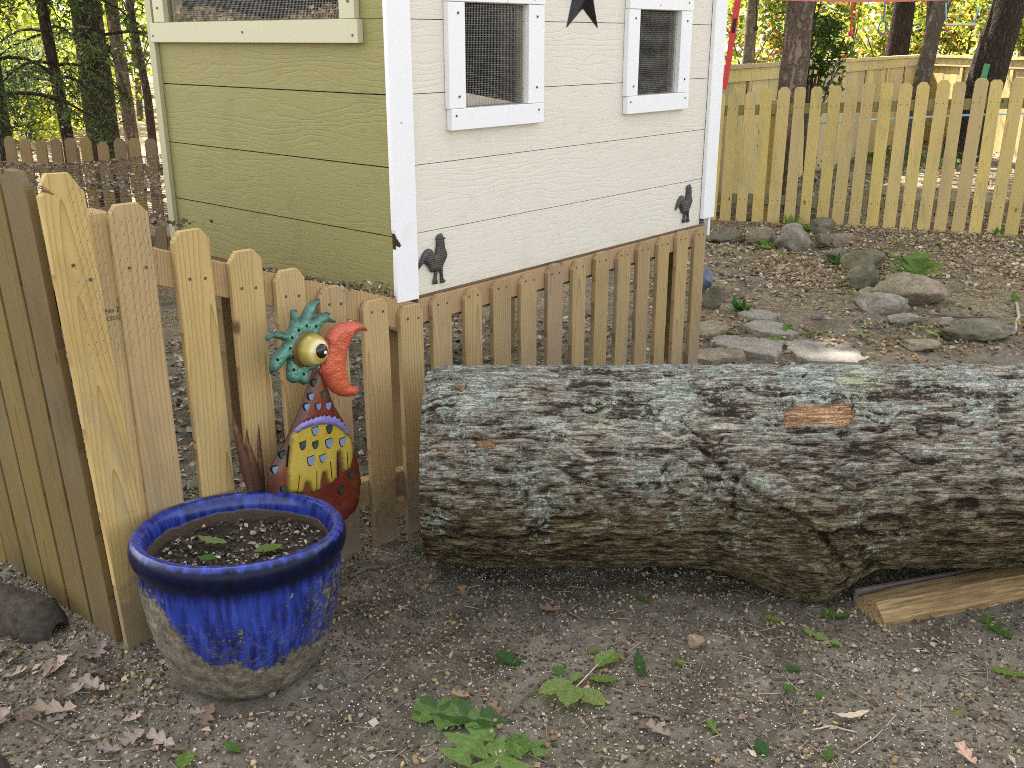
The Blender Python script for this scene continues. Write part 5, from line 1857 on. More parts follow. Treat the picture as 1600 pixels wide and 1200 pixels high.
def blobs(name, pts, size, cols, mat, spiky=0.25, sub=1):
    bm = bmesh.new()
    bmesh.ops.create_icosphere(bm, subdivisions=sub, radius=1)
    bm.verts.ensure_lookup_table()
    B = np.array([v.co[:] for v in bm.verts])
    Fb = np.array([[v.index for v in f.verts] for f in bm.faces])
    bm.free()
    n, k = len(pts), len(B)
    s = size * rng.uniform(0.55, 1.35, n)
    sc = rng.uniform(0.6, 1.25, (n, 1, 3))
    V = B[None] * (1 + rng.uniform(-spiky, spiky, (n, k, 1))) * sc * s[:, None, None]
    a = rng.uniform(0, 6.28, n)
    x = V[:, :, 0] * np.cos(a)[:, None] - V[:, :, 1] * np.sin(a)[:, None]
    y = V[:, :, 0] * np.sin(a)[:, None] + V[:, :, 1] * np.cos(a)[:, None]
    V = np.stack([x, y, V[:, :, 2]], 2) + pts[:, None, :]
    Fq = (Fb[None] + (np.arange(n) * k)[:, None, None]).reshape(-1, 3)
    return mesh_np(name, V.reshape(-1, 3), Fq, [mat], False, cols=np.repeat(cols, k, axis=0))


CATK = [(0.29, 0.215, 0.12), (0.24, 0.172, 0.093), (0.33, 0.255, 0.155), (0.20, 0.14, 0.075)]
# oak catkin balls, in loose groups of one to three
c = clear_pot(scatter(620, -1.4, 2.2, 1.55, 2.75))
ex = []
for p in c:
    for k in range(random.choice([1, 1, 2, 3])):
        ex.append((p[0] + random.gauss(0, 0.011), p[1] + random.gauss(0, 0.011), p[2]))
ex = np.array(ex)
ex[:, 2] = ground_h(ex[:, 0], ex[:, 1]) + 0.005
tag(link('catkin_litter', blobs('catkins', ex, 0.0062, pick(CATK, len(ex), 0.25), M['bits'], 0.55)), kind='stuff', label='small tan oak catkin clumps on the soil', cat='catkins')
c = scatter(12000, 0.8, 5.5, 3.6, 9.2, 0.9)
keep = fbm(c * np.array([1.6, 1.6, 0]), 3, 91) > 0.43
c = c[keep]
c[:, 2] += 0.006
tag(link('catkin_litter', blobs('catkins', c, 0.010, pick(CATK, len(c), 0.3), M['bits'], 0.55)), kind='stuff', label='tan catkins and chips covering the back yard', cat='litter')
# crumbs of soil, pebbles
c = clear_pot(scatter(30000, -1.7, 2.4, 1.5, 3.2))
c[:, 2] += 0.001
tag(link('soil_crumbs', blobs('crumbs', c, 0.0042, pick([(0.10, 0.083, 0.06), (0.19, 0.163, 0.125), (0.06, 0.049, 0.036), (0.28, 0.245, 0.195), (0.13, 0.11, 0.083), (0.08, 0.066, 0.048)], len(c), 0.25), M['bits'], 0.4)), kind='stuff', label='crumbs of brown soil and grit', cat='soil')
# white specks
c = clear_pot(scatter(7000, -1.7, 2.4, 1.5, 2.9))
c = c[(fbm(c * np.array([2.5, 2.5, 0]), 3, 95) > 0.36)]
c[:, 2] += 0.003
tag(link('white_specks', blobs('specks', c, 0.0018, pick([(0.72, 0.70, 0.64), (0.6, 0.56, 0.48), (0.78, 0.77, 0.74)], len(c), 0.1), M['bits'], 0.4)), kind='stuff', label='white specks of grit scattered over the soil', cat='grit')
# leaf fragments
c = clear_pot(scatter(3600, -1.8, 2.4, 1.5, 3.3))
w = smooth(-0.2, -1.0, c[:, 0]) * 0.8 + 0.22
c = c[rng.uniform(0, 1, len(c)) < w]
c[:, 2] += 0.005
c2 = clear_pot(scatter(15000, -1.8, 2.4, 1.5, 3.3))
c2 = c2[fbm(c2 * np.array([3, 3, 0]), 3, 99) > 0.42]
c2[:, 2] += 0.003
tag(link('leaf_fragments', flakes('leaf_scraps', c2, 0.0062, pick([(0.20, 0.165, 0.12), (0.26, 0.215, 0.16), (0.14, 0.11, 0.08), (0.33, 0.28, 0.21), (0.10, 0.075, 0.05), (0.24, 0.18, 0.11)], len(c2), 0.25), M['bits'], 0.62)), kind='stuff', label='tiny scraps of leaf and bark trodden into the soil', cat='litter')
tag(link('leaf_fragments', flakes('leaf_fragments', c, 0.012, pick(LIT, len(c), 0.2), M['bits'], 0.62)), kind='stuff', label='broken dry leaf bits on the soil', cat='litter')
c = scatter(11000, 0.6, 6.5, 3.4, 9.4, 0.85)
c = c[fbm(c * np.array([1.3, 1.3, 0]), 3, 97) > 0.40]
c[:, 2] += 0.006
tag(link('leaf_fragments', flakes('leaf_fragments', c, 0.019, pick(LIT + [(0.40, 0.31, 0.19)], len(c), 0.25), M['bits'], 0.62)), kind='stuff', label='dry leaf litter covering the back yard', cat='litter')
c = scatter(4800, 1.2, 6.5, 6.2, 8.6)
c[:, 2] += 0.008
tag(link('leaf_fragments', flakes('pale_litter', c, 0.020, pick([(0.46, 0.37, 0.25), (0.38, 0.29, 0.18), (0.30, 0.22, 0.14), (0.5, 0.42, 0.31)], len(c), 0.25), M['bits'], 0.6)), kind='stuff', label='pale dry leaf litter along the new picket fence', cat='litter')
c = scatter(9000, -4.5, 0.6, 2.6, 5.5)
c = c[((c - C0) @ DL > 0.05) & ((c - C0) @ DR > -0.95)]
c[:, 2] += 0.006
tag(link('leaf_fragments', flakes('leaf_fragments', c, 0.02, pick(LIT, len(c), 0.25), M['bits'], 0.6)), kind='stuff', label='dry leaf litter behind the stepped fence and under the coop', cat='litter')
c = scatter(9000, 2.0, 14.0, 9.2, 16.0)
c[:, 2] += 0.01
tag(link('leaf_fragments', flakes('leaf_fragments', c, 0.03, pick(LIT, len(c), 0.25), M['bits'], 0.6)), kind='stuff', label='dry leaf litter beyond the new fence', cat='litter')


def needles(n, x0, x1, y0, y1, L, r, cols):
    c = clear_pot(scatter(n, x0, x1, y0, y1))
    n = len(c)
    a = rng.uniform(0, math.pi, n)
    l = L * rng.uniform(0.4, 1.3, n)
    d = np.stack([np.cos(a), np.sin(a), rng.normal(0, 0.12, n)], 1) * l[:, None] / 2
    e = np.stack([-np.sin(a), np.cos(a), 0 * a], 1) * r
    c[:, 2] += 0.006
    up = np.array([0, 0, r])
    V = np.stack([c - d - e, c - d + e, c - d + up * 1.6, c + d - e, c + d + e, c + d + up * 1.6], 1).reshape(-1, 3)
    base = (np.arange(n) * 6)[:, None]
    Fq = np.concatenate([base + np.array([[0, 3, 5, 2]]), base + np.array([[1, 2, 5, 4]]), base + np.array([[0, 1, 4, 3]])])
    return mesh_np('needles', V, Fq, [M['bits']], cols=np.repeat(pick(cols, n, 0.25), 6, axis=0))


tag(link('dry_stems', needles(2600, -1.7, 2.3, 1.5, 3.1, 0.042, 0.0008, [(0.20, 0.14, 0.09), (0.32, 0.25, 0.17), (0.11, 0.08, 0.06), (0.42, 0.35, 0.24)])), kind='stuff', label='thin dry stems and pine needles on the soil', cat='litter')


# ------------------------------------------------------------------ netting thrown over the corner of the fence
def build_net():
    root = thing('bird_netting', 'thin dark bird netting draped over the tops of the corner pickets', 'netting', C0, ROT)
    mb = MB()
    kn = MB()
    lo = lambda s: 0.80 + 0.10 * (s + 0.95)
    hi = lambda s: (1.22 if s < -0.90 else 1.125) if s < -0.76 else 1.13
    y = -0.0215
    st = 0.019
    for sgn in (1, -1):
        for k in range(-60, 60):
            prev = None
            for j in range(60):
                z = 0.80 + j * st * 0.5
                s = -0.85 + k * st * 0.95 + sgn * (z - 0.98) * (0.62 if sgn > 0 else 0.75)
                ok = (-0.965 < s < -0.765) and lo(s) + 0.03 * math.sin(s * 60) < z < hi(s)
                yy = y - (0.012 if s < -0.9 else 0.0) + 0.002 * math.sin(z * 90 + s * 50)
                if ok and prev is not None and sgn > 0:
                    mb.tube([prev, (s, yy, z)], 0.00028, 3)
                if ok and sgn > 0 and j % 3 == 0:
                    kn.box(s - 0.0008, s + 0.0008, yy - 0.0006, yy + 0.0006, z - 0.0013, z + 0.0013)
                if ok and prev is not None and sgn < 0 and j % 2 == 0 and k % 2 == 0:
                    mb.tube([prev, (s, yy, z)], 0.0002, 3)
                prev = (s, yy, z) if ok else None
    tag(link('cord', mb.mesh('net_cord', M['netting']), root), kind='stuff')
    tag(link('knot', kn.mesh('net_knots', M['netting']), root), kind='stuff')


build_net()

# litter-laden net roof over the run behind the fence, and the old fence beyond it
n = 17000
u, v = rng.uniform(0, 1, n), rng.uniform(0, 1, n)
X = -6.0 + 6.4 * u
Y = 3.0 + 5.4 * v
dl_ = (X - C0[0]) * DL[0] + (Y - C0[1]) * DL[1]
dr_ = (X - C0[0]) * DR[0] + (Y - C0[1]) * DR[1]
ok = (dl_ > 0.06) & (dr_ > -0.92) & ~((dr_ > -0.04) & (dl_ < 1.30))
X, Y = X[ok], Y[ok]
Z = 0.93 - 0.062 * (Y - 3.0) + 0.05 * np.sin(X * 2.3 + 1) * np.sin(Y * 1.7) - 0.02
P = np.stack([X, Y, Z], 1)
keep = fbm(P * np.array([1.8, 1.8, 0]), 4, 111) > 0.40
P = P[keep]
tag(link('net_litter', flakes('net_litter', P, 0.0135, pick(CATK + LIT + [(0.16, 0.12, 0.09)] * 3, len(P), 0.25), M['bits'], 0.3)), kind='stuff', label='dry catkins and leaf bits caught on the net over the run', cat='litter')
mb = MB()
for k in range(60):
    x = -6 + k * 0.1
    pts = [(x, y, 0.93 - 0.062 * (y - 3.0) + 0.05 * math.sin(x * 2.3 + 1) * math.sin(y * 1.7) - 0.024) for y in np.linspace(3.75, 8.4, 12)]
    mb.tube(pts, 0.0016, 3)
for k in range(46):
    y = 3.8 + k * 0.1
    pts = [(x, y, 0.93 - 0.062 * (y - 3.0) + 0.05 * math.sin(x * 2.3 + 1) * math.sin(y * 1.7) - 0.024) for x in np.linspace(-6, -1.35 - 0.0 * y, 12)]
    mb.tube(pts, 0.0016, 3)
tag(link('run_netting', mb.mesh('run_netting', M['netting'])), 'sagging net roof over the chicken run behind the tall fence', 'netting')

of0 = np.array([-6.6, 8.9, -0.42])
of_ = thing('brown_picket_fence', 'old brown picket fence beyond the netted run', 'picket fence', of0, math.atan2(-0.75, 5.2))
bp = picket_mesh(1.13, 0.095, 0.018, 0.024, mat='brown_picket', bevel=0.0)
for k in range(40):
    link('picket', bp, of_, (0.141 * k, 0, random.uniform(-0.02, 0.02)), (0, random.uniform(-0.012, 0.012), 0))
for z in (0.85, 0.25):
    link('rail', MB().box(-0.1, 5.7, 0.0, 0.038, z, z + 0.09).mesh('rail', M['brown_picket']), of_)
for s in (0.5, 2.9, 5.3):
    link('post', MB().box(s - 0.045, s + 0.045, 0.04, 0.13, -0.2, 1.05).mesh('post', M['brown_picket']), of_)


# ------------------------------------------------------------------ trees
def m_treebark(name, dark, light, sc=(14, 14, 3.0)):
    t = NT(name)
    o = t.obj()
    n = t.noise(o, 25.0, 5, 0.7)
    nd = t.n('ShaderNodeTexNoise')
    t.set(nd.inputs['Vector'], o)
    nd.inputs['Scale'].default_value = 16.0
    nd.inputs['Detail'].default_value = 4.0
    v = t.vmath('ADD', t.vmath('MULTIPLY', o, sc), t.vmath('MULTIPLY', nd.outputs['Color'], (1.1, 1.1, 1.1)))
    d = t.voro(v, 1.3, 'DISTANCE_TO_EDGE', 'Distance')
    f = t.math('ADD', t.math('MULTIPLY', t.step(d, 0.0, 0.3), 0.45), t.math('MULTIPLY', n, 0.65))
    col = t.ramp(f, [(0.15, dark), (0.9, light)])
    return t.done(col, 0.95, t.bump(f, 0.9, 0.03), spec=0.1)


M['pine_bark'] = m_treebark('pine_bark', (0.06, 0.042, 0.032), (0.26, 0.20, 0.155))
M['dark_bark'] = m_treebark('dark_bark', (0.022, 0.017, 0.014), (0.075, 0.056, 0.045), (22, 22, 6))
M['grey_bark'] = m_treebark('grey_bark', (0.08, 0.065, 0.05), (0.18, 0.155, 0.12), (12, 12, 5))


def trunk_mesh(path, radii, mat, seg=28, rough=0.06, seed=0):
    """path: list of points (local), radii per point"""
    pts = [Vector(p) for p in path]
    n = 26
    V, Fq = [], []
    tot = len(pts) - 1
    ring = []
    for i in range(n + 1):
        t = i / n * tot
        k = min(int(t), tot - 1)
        f = t - k
        c = pts[k].lerp(pts[k + 1], f)
        r = radii[k] * (1 - f) + radii[k + 1] * f
        for j in range(seg):
            a = 2 * math.pi * j / seg
            V.append((c.x + r * math.cos(a), c.y + r * math.sin(a), c.z))
    V = np.array(V)
    cen = np.repeat(np.array([V[i * seg:(i + 1) * seg].mean(0) for i in range(n + 1)]), seg, axis=0)
    nz = fbm(V * np.array([9, 9, 2.2]), 3, seed) - 0.5
    V = cen + (V - cen) * (1 + nz[:, None] * rough * 4)
    for i in range(n):
        for j in range(seg):
            j2 = (j + 1) % seg
            Fq.append((i * seg + j, i * seg + j2, (i + 1) * seg + j2, (i + 1) * seg + j))
    return mesh_np('trunk', V, Fq, [M[mat]], True)


def leaves_np(P, size, cols, droop=0.0, aspect=0.5, up=0.3, rg=rng):
    """diamond leaves at points P"""
    n = len(P)
    s = size * rg.uniform(0.6, 1.3, (n, 1))
    a = rg.normal(size=(n, 3))
    a[:, 2] = a[:, 2] * 0.6 - droop
    a /= np.linalg.norm(a, axis=1)[:, None]
    nn = rg.normal(size=(n, 3)) + np.array([0, 0, up * 3])
    b = np.cross(nn, a)
    b /= np.linalg.norm(b, axis=1)[:, None] + 1e-9
    c = np.cross(a, b)
    V = np.stack([P - a * s * 0.5, P + b * s * aspect * 0.5 + c * s * 0.08, P + a * s * 0.5, P - b * s * aspect * 0.5 + c * s * 0.08], 1).reshape(-1, 3)
    Fq = np.arange(4 * n).reshape(n, 4)
    return V, Fq, np.repeat(cols, 4, axis=0)


def crown_points(n, c, r, clumps, spread, rg, shell=0.5):
    """points in clumps spread through an ellipsoid"""
    d = rg.normal(size=(clumps, 3))
    d /= np.linalg.norm(d, axis=1)[:, None]
    q = rg.uniform(shell, 1, clumps) ** 0.6
    cc = d * q[:, None] * np.array(r) + np.array(c)
    k = rg.integers(0, clumps, n)
    p = cc[k] + rg.normal(size=(n, 3)) * spread
    return p, k


LEAFG = [(0.10, 0.15, 0.022), (0.075, 0.12, 0.02), (0.13, 0.17, 0.03), (0.055, 0.095, 0.02)]
LEAFY = [(0.33, 0.36, 0.06), (0.26, 0.32, 0.045), (0.20, 0.27, 0.05), (0.40, 0.40, 0.10)]
LEAFR = [(0.08, 0.11, 0.022), (0.13, 0.15, 0.03), (0.20, 0.19, 0.04), (0.28, 0.10, 0.04), (0.06, 0.09, 0.02), (0.05, 0.075, 0.018), (0.17, 0.18, 0.035), (0.07, 0.10, 0.022)]
LEAFD = [(0.028, 0.05, 0.022), (0.04, 0.068, 0.03), (0.05, 0.08, 0.036), (0.085, 0.10, 0.07)]
LEAFB = [(0.035, 0.07, 0.018), (0.05, 0.09, 0.022), (0.03, 0.055, 0.015)]


def tree(name, label, pos, path, radii, bark, crown, cat='tree', group=None, limbs=0, seed=0):
    """crown: list of (centre, radii, n leaves, clumps, spread, size, colours)"""
    z0 = gz(pos[0], pos[1]) - 0.05
    t = thing(name, label, cat, (pos[0], pos[1], z0), 0, group)
    rg = np.random.default_rng(2000 + seed)
    if path:
        link('trunk', trunk_mesh(path, radii, bark, seed=seed), t)
    Vs, Fs, Cs, off = [], [], [], 0
    tips = []
    for (c, r, n, cl, spd, size, cols) in crown:
        p, k = crown_points(n, c, r, cl, spd, rg)
        p = p[p[:, 2] > 0.05]
        col = np.array(cols)[rg.integers(0, len(cols), len(p))] * rg.uniform(0.75, 1.25, (len(p), 1))
        V, Fq, C = leaves_np(p, size, col, 0.15, 0.55, 0.25, rg)
        Vs.append(V)
        Fs.append(Fq + off)
        Cs.append(C)
        off += len(V)
        tips += [p[i] for i in rg.integers(0, len(p), limbs)] if len(p) else []
    if Vs:
        link('crown', mesh_np('crown', np.concatenate(Vs), np.concatenate(Fs), [M['foliage']], False, cols=np.concatenate(Cs)), t)
    if limbs and path:
        mb = MB()
        for q in tips:
            h = min(max(q[2] - rg.uniform(0.3, 1.2), 0.4), path[-1][2] - 0.2)
            f = h / max(path[-1][2], 0.1) * (len(path) - 1)
            k = min(int(f), len(path) - 2)
            a = Vector(path[k]).lerp(Vector(path[k + 1]), f - k)
            m = a.lerp(Vector(q), 0.5) + Vector((0, 0, rg.uniform(-0.1, 0.2)))
            rr0 = radii[-1] * 0.6 + 0.008
            mb.tube([a, m, Vector(q)], [rr0, rr0 * 0.6, rr0 * 0.25], 5)
        tag(link('limbs', mb.mesh('limbs', M[bark]), t), kind='stuff')
    return t


def pos_px(px, py, Y):
    P = at_depth(px, py, Y)
    return (P[0], P[1])


# --- right side, between and beyond the fences
tree('pine_tree', 'thick plated pine trunk right behind the new picket fence', (2.52, 9.35), [(0.0, 0, 0), (0.0, 0, 1.0), (0.03, 0, 2.2), (0.1, 0.1, 6), (0.15, 0.1, 11)], [0.155, 0.125, 0.115, 0.10, 0.06], 'pine_bark',
     [((0.2, 0.1, 9.0), (2.6, 2.6, 3.0), 5200, 60, 0.35, 0.26, LEAFG)], limbs=14, seed=1)
P = pos_px(1500, 232, 13.2)
tree('dark_tree', 'dark leaning trunk with a green plate nailed to it', P, [(0, 0, 0), (0.14, 0, 0.75), (0.36, 0, 2.0), (0.8, 0, 4.5), (1.2, 0, 10)], [0.27, 0.235, 0.20, 0.16, 0.09], 'dark_bark',
     [((1.0, 0.2, 8.2), (2.4, 2.4, 2.6), 4200, 50, 0.35, 0.26, LEAFG)], limbs=10, seed=2)
s = bpy.data.objects['dark_tree']
P = pos_px(1412, 226, 13.5)
tree('burl_tree', 'slim grey trunk with a swollen burl in front of the privacy fence', P, [(0, 0, 0), (0.06, 0, 0.6), (0.07, 0, 0.78), (0.10, 0, 0.86), (0.12, 0, 0.95), (0.16, 0, 1.3), (0.24, 0, 2.1), (0.4, 0, 5.5)], [0.10, 0.088, 0.098, 0.125, 0.10, 0.10, 0.10, 0.04], 'grey_bark',
     [((0.4, 0, 5.6), (1.3, 1.3, 1.6), 1800, 30, 0.3, 0.2, LEAFG)], limbs=10, seed=3)
P = pos_px(1392, 140, 18.0)
tree('dark_tree', 'dark forked trunk rising behind the privacy fence corner', P, [(0, 0, 0), (0.03, 0, 1.3), (0.06, 0, 2.2), (0.1, 0, 7)], [0.22, 0.19, 0.17, 0.1], 'dark_bark', [((0.1, 0, 7), (2.0, 2.0, 2.4), 2600, 40, 0.35, 0.28, LEAFG)], limbs=8, seed=4)
P = pos_px(1165, 150, 15.5)
tree('slim_tree', 'slim tan trunk beyond the privacy fence beside the coop corner', P, [(0, 0, 0), (0.0, 0, 1.3), (0.02, 0, 2.4), (0.1, 0, 6)], [0.10, 0.085, 0.08, 0.05], 'grey_bark', [((0, 0, 6), (1.5, 1.5, 2), 1800, 30, 0.3, 0.24, LEAFG)], limbs=8, seed=5)
# a leafy bough hanging in front of the privacy fence
P = pos_px(1275, 100, 11.0)
tree('leafy_sapling', 'dark leaved sapling hanging over the privacy fence beside the pine', P, [(0, 0, 0), (-0.05, 0, 0.8), (-0.15, 0, 1.5), (-0.2, 0, 2.6)], [0.022, 0.02, 0.016, 0.01], 'grey_bark',
     [((-0.08, 0, 1.50), (0.34, 0.3, 0.32), 700, 26, 0.06, 0.075, LEAFB), ((0.1, 0, 1.15), (0.16, 0.15, 0.22), 170, 10, 0.05, 0.07, LEAFB), ((-0.1, 0, 2.1), (0.5, 0.4, 0.4), 500, 20, 0.1, 0.085, LEAFG)], limbs=12, seed=6)
P = pos_px(1245, 60, 7.2)
tree('young_maple', 'bright yellow green young leaves in front of the pine trunk top', P, [], [], 'grey_bark', [], seed=60) if False else None
# shrubs beyond the privacy fence
for i, (px, Y, w, h, cols, lab) in enumerate([
        (1160, 17.5, 0.9, 1.5, LEAFR, 'yellow and red leaved shrub beyond the fence beside the coop corner'),
        (1250, 17.8, 1.0, 1.7, LEAFR, 'leafy shrub beyond the fence right of the big pine'),
        (1320, 19.5, 1.1, 1.8, LEAFR, 'tall shrub with red young leaves behind the hanging red toy'),
        (1370, 20.0, 1.0, 2.0, LEAFY, 'yellow green shrub behind the blue hanging ring'),
        (1450, 19.5, 1.1, 1.8, LEAFR, 'shrub with orange leaves beyond the fence corner'),
        (1500, 19.0, 1.1, 1.9, LEAFR, 'shrub with reddish leaves behind the hanging trapeze bar'),
        (1585, 17.5, 1.2, 2.0, LEAFY, 'yellow orange sunlit shrub right of the dark leaning tree'),
        (1650, 17.5, 1.2, 2.0, LEAFR, 'reddish shrub cut by the right edge beyond the fence')]):
    P = pos_px(px, 140, Y)
    tree('garden_shrub', lab, P, [(0, 0, 0), (0.05, 0, 1.0), (0.02, 0, 2.6)], [0.035, 0.028, 0.012], 'grey_bark',
         [((0, 0, h), (w, 0.8, 1.3), 1750, 60, 0.11, 0.115, cols)], 'shrub', 'shrubs beyond the privacy fence', 14, 20 + i)

# --- left side: conifers with drooping sprays, trunks, sunlit broadleaves
def conifer(label, pos, h, r, z_low, nbr, reach, seed, lean=0.0, name='conifer', sizes=0.055, dens=1.0):
    z0 = gz(pos[0], pos[1]) - 0.05
    t = thing(name, label, 'tree', (pos[0], pos[1], z0), 0)
    rg = np.random.default_rng(3000 + seed)
    link('trunk', trunk_mesh([(0, 0, 0), (lean * 0.2, 0, h * 0.2), (lean * 0.5, 0, h * 0.5), (lean, 0, h)], [r * 1.2, r, r * 0.75, 0.03], 'dark_bark', seed=seed), t)
    mb = MB()
    Vs, Fs, Cs, off = [], [], [], 0
    for k in range(nbr):
        f = rg.uniform(0, 1) ** 1.6
        z = z_low + (h - z_low) * f
        a = rg.uniform(0, 2 * math.pi)
        L = reach * (1 - 0.75 * f) * rg.uniform(0.6, 1.1)
        base = Vector((lean * z / h, 0, z))
        d = Vector((math.cos(a), math.sin(a), 0))
        pts = [base + d * (L * q) + Vector((0, 0, 0.10 * L * math.sin(q * 2.2) - 0.42 * L * q * q)) for q in np.linspace(0, 1, 6)]
        mb.tube(pts, [0.018 * (1 - 0.8 * q) + 0.003 for q in np.linspace(0, 1, 6)], 4)
        m = int(rg.uniform(180, 280) * dens * (0.5 + L / reach))
        q = rg.uniform(0.2, 1.05, m)
        side = rg.normal(0, 1, m) * 0.20 * L * (1.1 - 0.6 * q)
        sd = np.array([-math.sin(a), math.cos(a), 0])
        i0 = np.minimum((q * 5).astype(int), 4)
        pa = np.array([p[:] for p in pts])
        ff = (np.clip(q, 0, 1) * 5 - i0)[:, None]
        cen = pa[i0] * (1 - ff) + pa[np.minimum(i0 + 1, 5)] * ff
        P = cen + sd * side[:, None] + np.stack([rg.normal(0, 0.03, m), rg.normal(0, 0.03, m), -np.abs(side) * 0.5 + rg.normal(0, 0.035, m) - 0.03], 1)
        col = np.array(LEAFD)[rg.integers(0, 4, m)] * rg.uniform(0.7, 1.4, (m, 1))
        V, Fq, C = leaves_np(P, sizes * 1.35 * (1.0 + 0.9 * f), col, 0.6, 0.24, 0.3, rg)
        Vs.append(V)
        Fs.append(Fq + off)
        Cs.append(C)
        off += len(V)
    link('crown', mesh_np('crown', np.concatenate(Vs), np.concatenate(Fs), [M['foliage']], False, cols=np.concatenate(Cs)), t)
    tag(link('limbs', mb.mesh('limbs', M['dark_bark']), t), kind='stuff')
    return t


conifer('dark conifer with drooping sprays and a thick dark trunk by the coop', pos_px(160, 205, 12.5), 13, 0.17, 2.0, 34, 2.3, 1, sizes=0.07)
conifer('dark conifer with fine drooping twigs standing at the left edge', pos_px(5, 205, 9.8), 11, 0.07, 1.3, 34, 1.5, 2)
conifer('slender dark conifer leaning between the two bigger ones', pos_px(112, 205, 11.2), 9, 0.06, 1.5, 28, 1.2, 3, lean=-0.5)
tree('slim_tree', 'slim brown trunk between the thick dark trunk and the coop', pos_px(206, 205, 13.5), [(0, 0, 0), (-0.02, 0, 1.2), (-0.06, 0, 2.2), (-0.15, 0, 9)], [0.10, 0.085, 0.08, 0.04], 'pine_bark', [((0, 0, 9), (2.2, 2.2, 2.6), 4200, 50, 0.35, 0.26, LEAFG)], limbs=8, seed=31)
tree('slim_tree', 'thin trunk close beside the left wall of the coop', pos_px(236, 200, 16.0), [(0, 0, 0), (0, 0, 1.2), (-0.1, 0, 2.4), (-0.3, 0, 8)], [0.07, 0.06, 0.055, 0.03], 'dark_bark', [((0, 0, 8), (2.0, 2.0, 2.4), 3600, 50, 0.35, 0.26, LEAFG)], limbs=8, seed=32)
for i, (px, Y, w, z, h, lab) in enumerate([
        (-40, 20, 2.0, 1.0, 1.8, 'sunlit yellow green tree at the far left behind the conifers'),
        (40, 21, 1.7, 0.9, 1.6, 'sunlit yellow green tree between the left conifers'),
        (95, 23, 1.6, 0.8, 1.4, 'bright leafy undergrowth tree behind the slender conifer'),
        (215, 26, 1.6, 2.7, 1.4, 'yellow leaved tree high behind the slim brown trunk')]):
    P = pos_px(px, 150, Y)
    tree('broadleaf_tree', lab, P, [(0, 0, 0), (0.05, 0, 1.2), (0, 0, 3.6)], [0.08, 0.07, 0.03], 'grey_bark', [((0, 0, z + 0.4), (w, 0.9, h), 1900, 80, 0.2, 0.16, LEAFY), ((0, 0, z + 2.6), (w * 0.9, 1.4, 1.6), 700, 40, 0.25, 0.18, LEAFY)], group='sunlit trees beyond the left fence', limbs=12, seed=40 + i)

# taller trees whose crowns shade the yard (trunks stand behind the coop and outside the view)
for i, (x, y, zc, rx, rz, n, lab) in enumerate([
        (-1.2, 10.2, 8.6, 3.0, 2.6, 6200, 'tall shade tree hidden behind the coop, nearer one'),
        (0.9, 13.0, 9.2, 3.2, 2.8, 9000, 'tall shade tree hidden behind the coop, farther one'),
        (-4.6, 7.2, 8.4, 3.0, 2.6, 9000, 'tall shade tree left of the chicken run, nearer one'),
        (-6.0, 11.5, 9.0, 3.2, 2.8, 9000, 'tall shade tree left of the chicken run, farther one'),
        (-2.9, 14.6, 10.0, 3.2, 2.8, 9000, 'tall shade tree deep in the left woods')]):
    tree('shade_tree', lab, (x, y), [(0, 0, 0), (0.05, 0, 3), (0.0, 0.1, 9.5)], [0.16, 0.13, 0.05], 'dark_bark', [((0, 0, zc), (rx, rx, rz), n, 90, 0.38, 0.34, LEAFG)], group='tall trees shading the yard', limbs=16, seed=50 + i)

# far woods as one mass
rg = np.random.default_rng(77)
n = 34000
an = rg.uniform(-1.05, 1.05, 420)
dist = rg.uniform(30, 60, 420)
zc = rg.uniform(0.5, 9.0, 420)
cc = np.stack([np.sin(an) * dist, np.cos(an) * dist, zc], 1)
k = rg.integers(0, 420, n)
p = cc[k] + rg.normal(size=(n, 3)) * np.array([1.3, 1.3, 0.9])
p = p[p[:, 2] > 0.1]
col = np.array(LEAFG + LEAFY)[rg.integers(0, 8, len(p))] * rg.uniform(0.8, 1.2, (len(p), 1))
V, Fq, C = leaves_np(p, 0.55, col, 0.1, 0.6, 0.2, rg)
tag(link('far_woods', mesh_np('far_woods', V, Fq, [M['foliage']], False, cols=C)), kind='stuff', label='sunlit woods far beyond both fences', cat='woods')
# low ground cover between the fences
c = scatter(2600, 3.0, 12.0, 11.8, 14.6)
c = c[fbm(c * np.array([0.8, 0.8, 0]), 3, 121) > 0.5]
c[:, 2] += rng.uniform(0.0, 0.16, len(c))
V, Fq, C = leaves_np(c, 0.10, pick([(0.05, 0.11, 0.03), (0.08, 0.15, 0.035)], len(c)), 0, 0.6, 0.8)
tag(link('ground_cover', mesh_np('ground_cover', V, Fq, [M['foliage']], False, cols=C)), kind='stuff', label='low green plants along the foot of the privacy fence', cat='ground cover')


# ------------------------------------------------------------------ things hanging beyond the fence
def ribbon(pts, w, th):
    """flat webbing along pts, standing on edge"""
    mb = MB()
    vs, fs = [], []
    for p in pts:
        p = Vector(p)
        vs += [p + Vector((0, -th, -w / 2)), p + Vector((0, th, -w / 2)), p + Vector((0, th, w / 2)), p + Vector((0, -th, w / 2))]
    for i in range(len(pts) - 1):
        for k in range(4):
            fs.append((i * 4 + k, i * 4 + (k + 1) % 4, (i + 1) * 4 + (k + 1) % 4, (i + 1) * 4 + k))
    fs += [(3, 2, 1, 0), tuple(len(pts) * 4 - 4 + k for k in range(4))]
    return mb.add(vs, fs)


YL = 9.0
def lp(px, py, Y=YL):
    return tuple(at_depth(px, py, Y))


mb = ribbon([lp(1100, -5), lp(1200, -4), lp(1300, -1), lp(1400, -1), lp(1500, -4), lp(1600, -8), lp(1680, -12)], 0.040, 0.0015)
tag(link('slackline', mb.mesh('slackline', M['faded_strap'])), 'faded red webbing slackline strung across the top right', 'slackline')
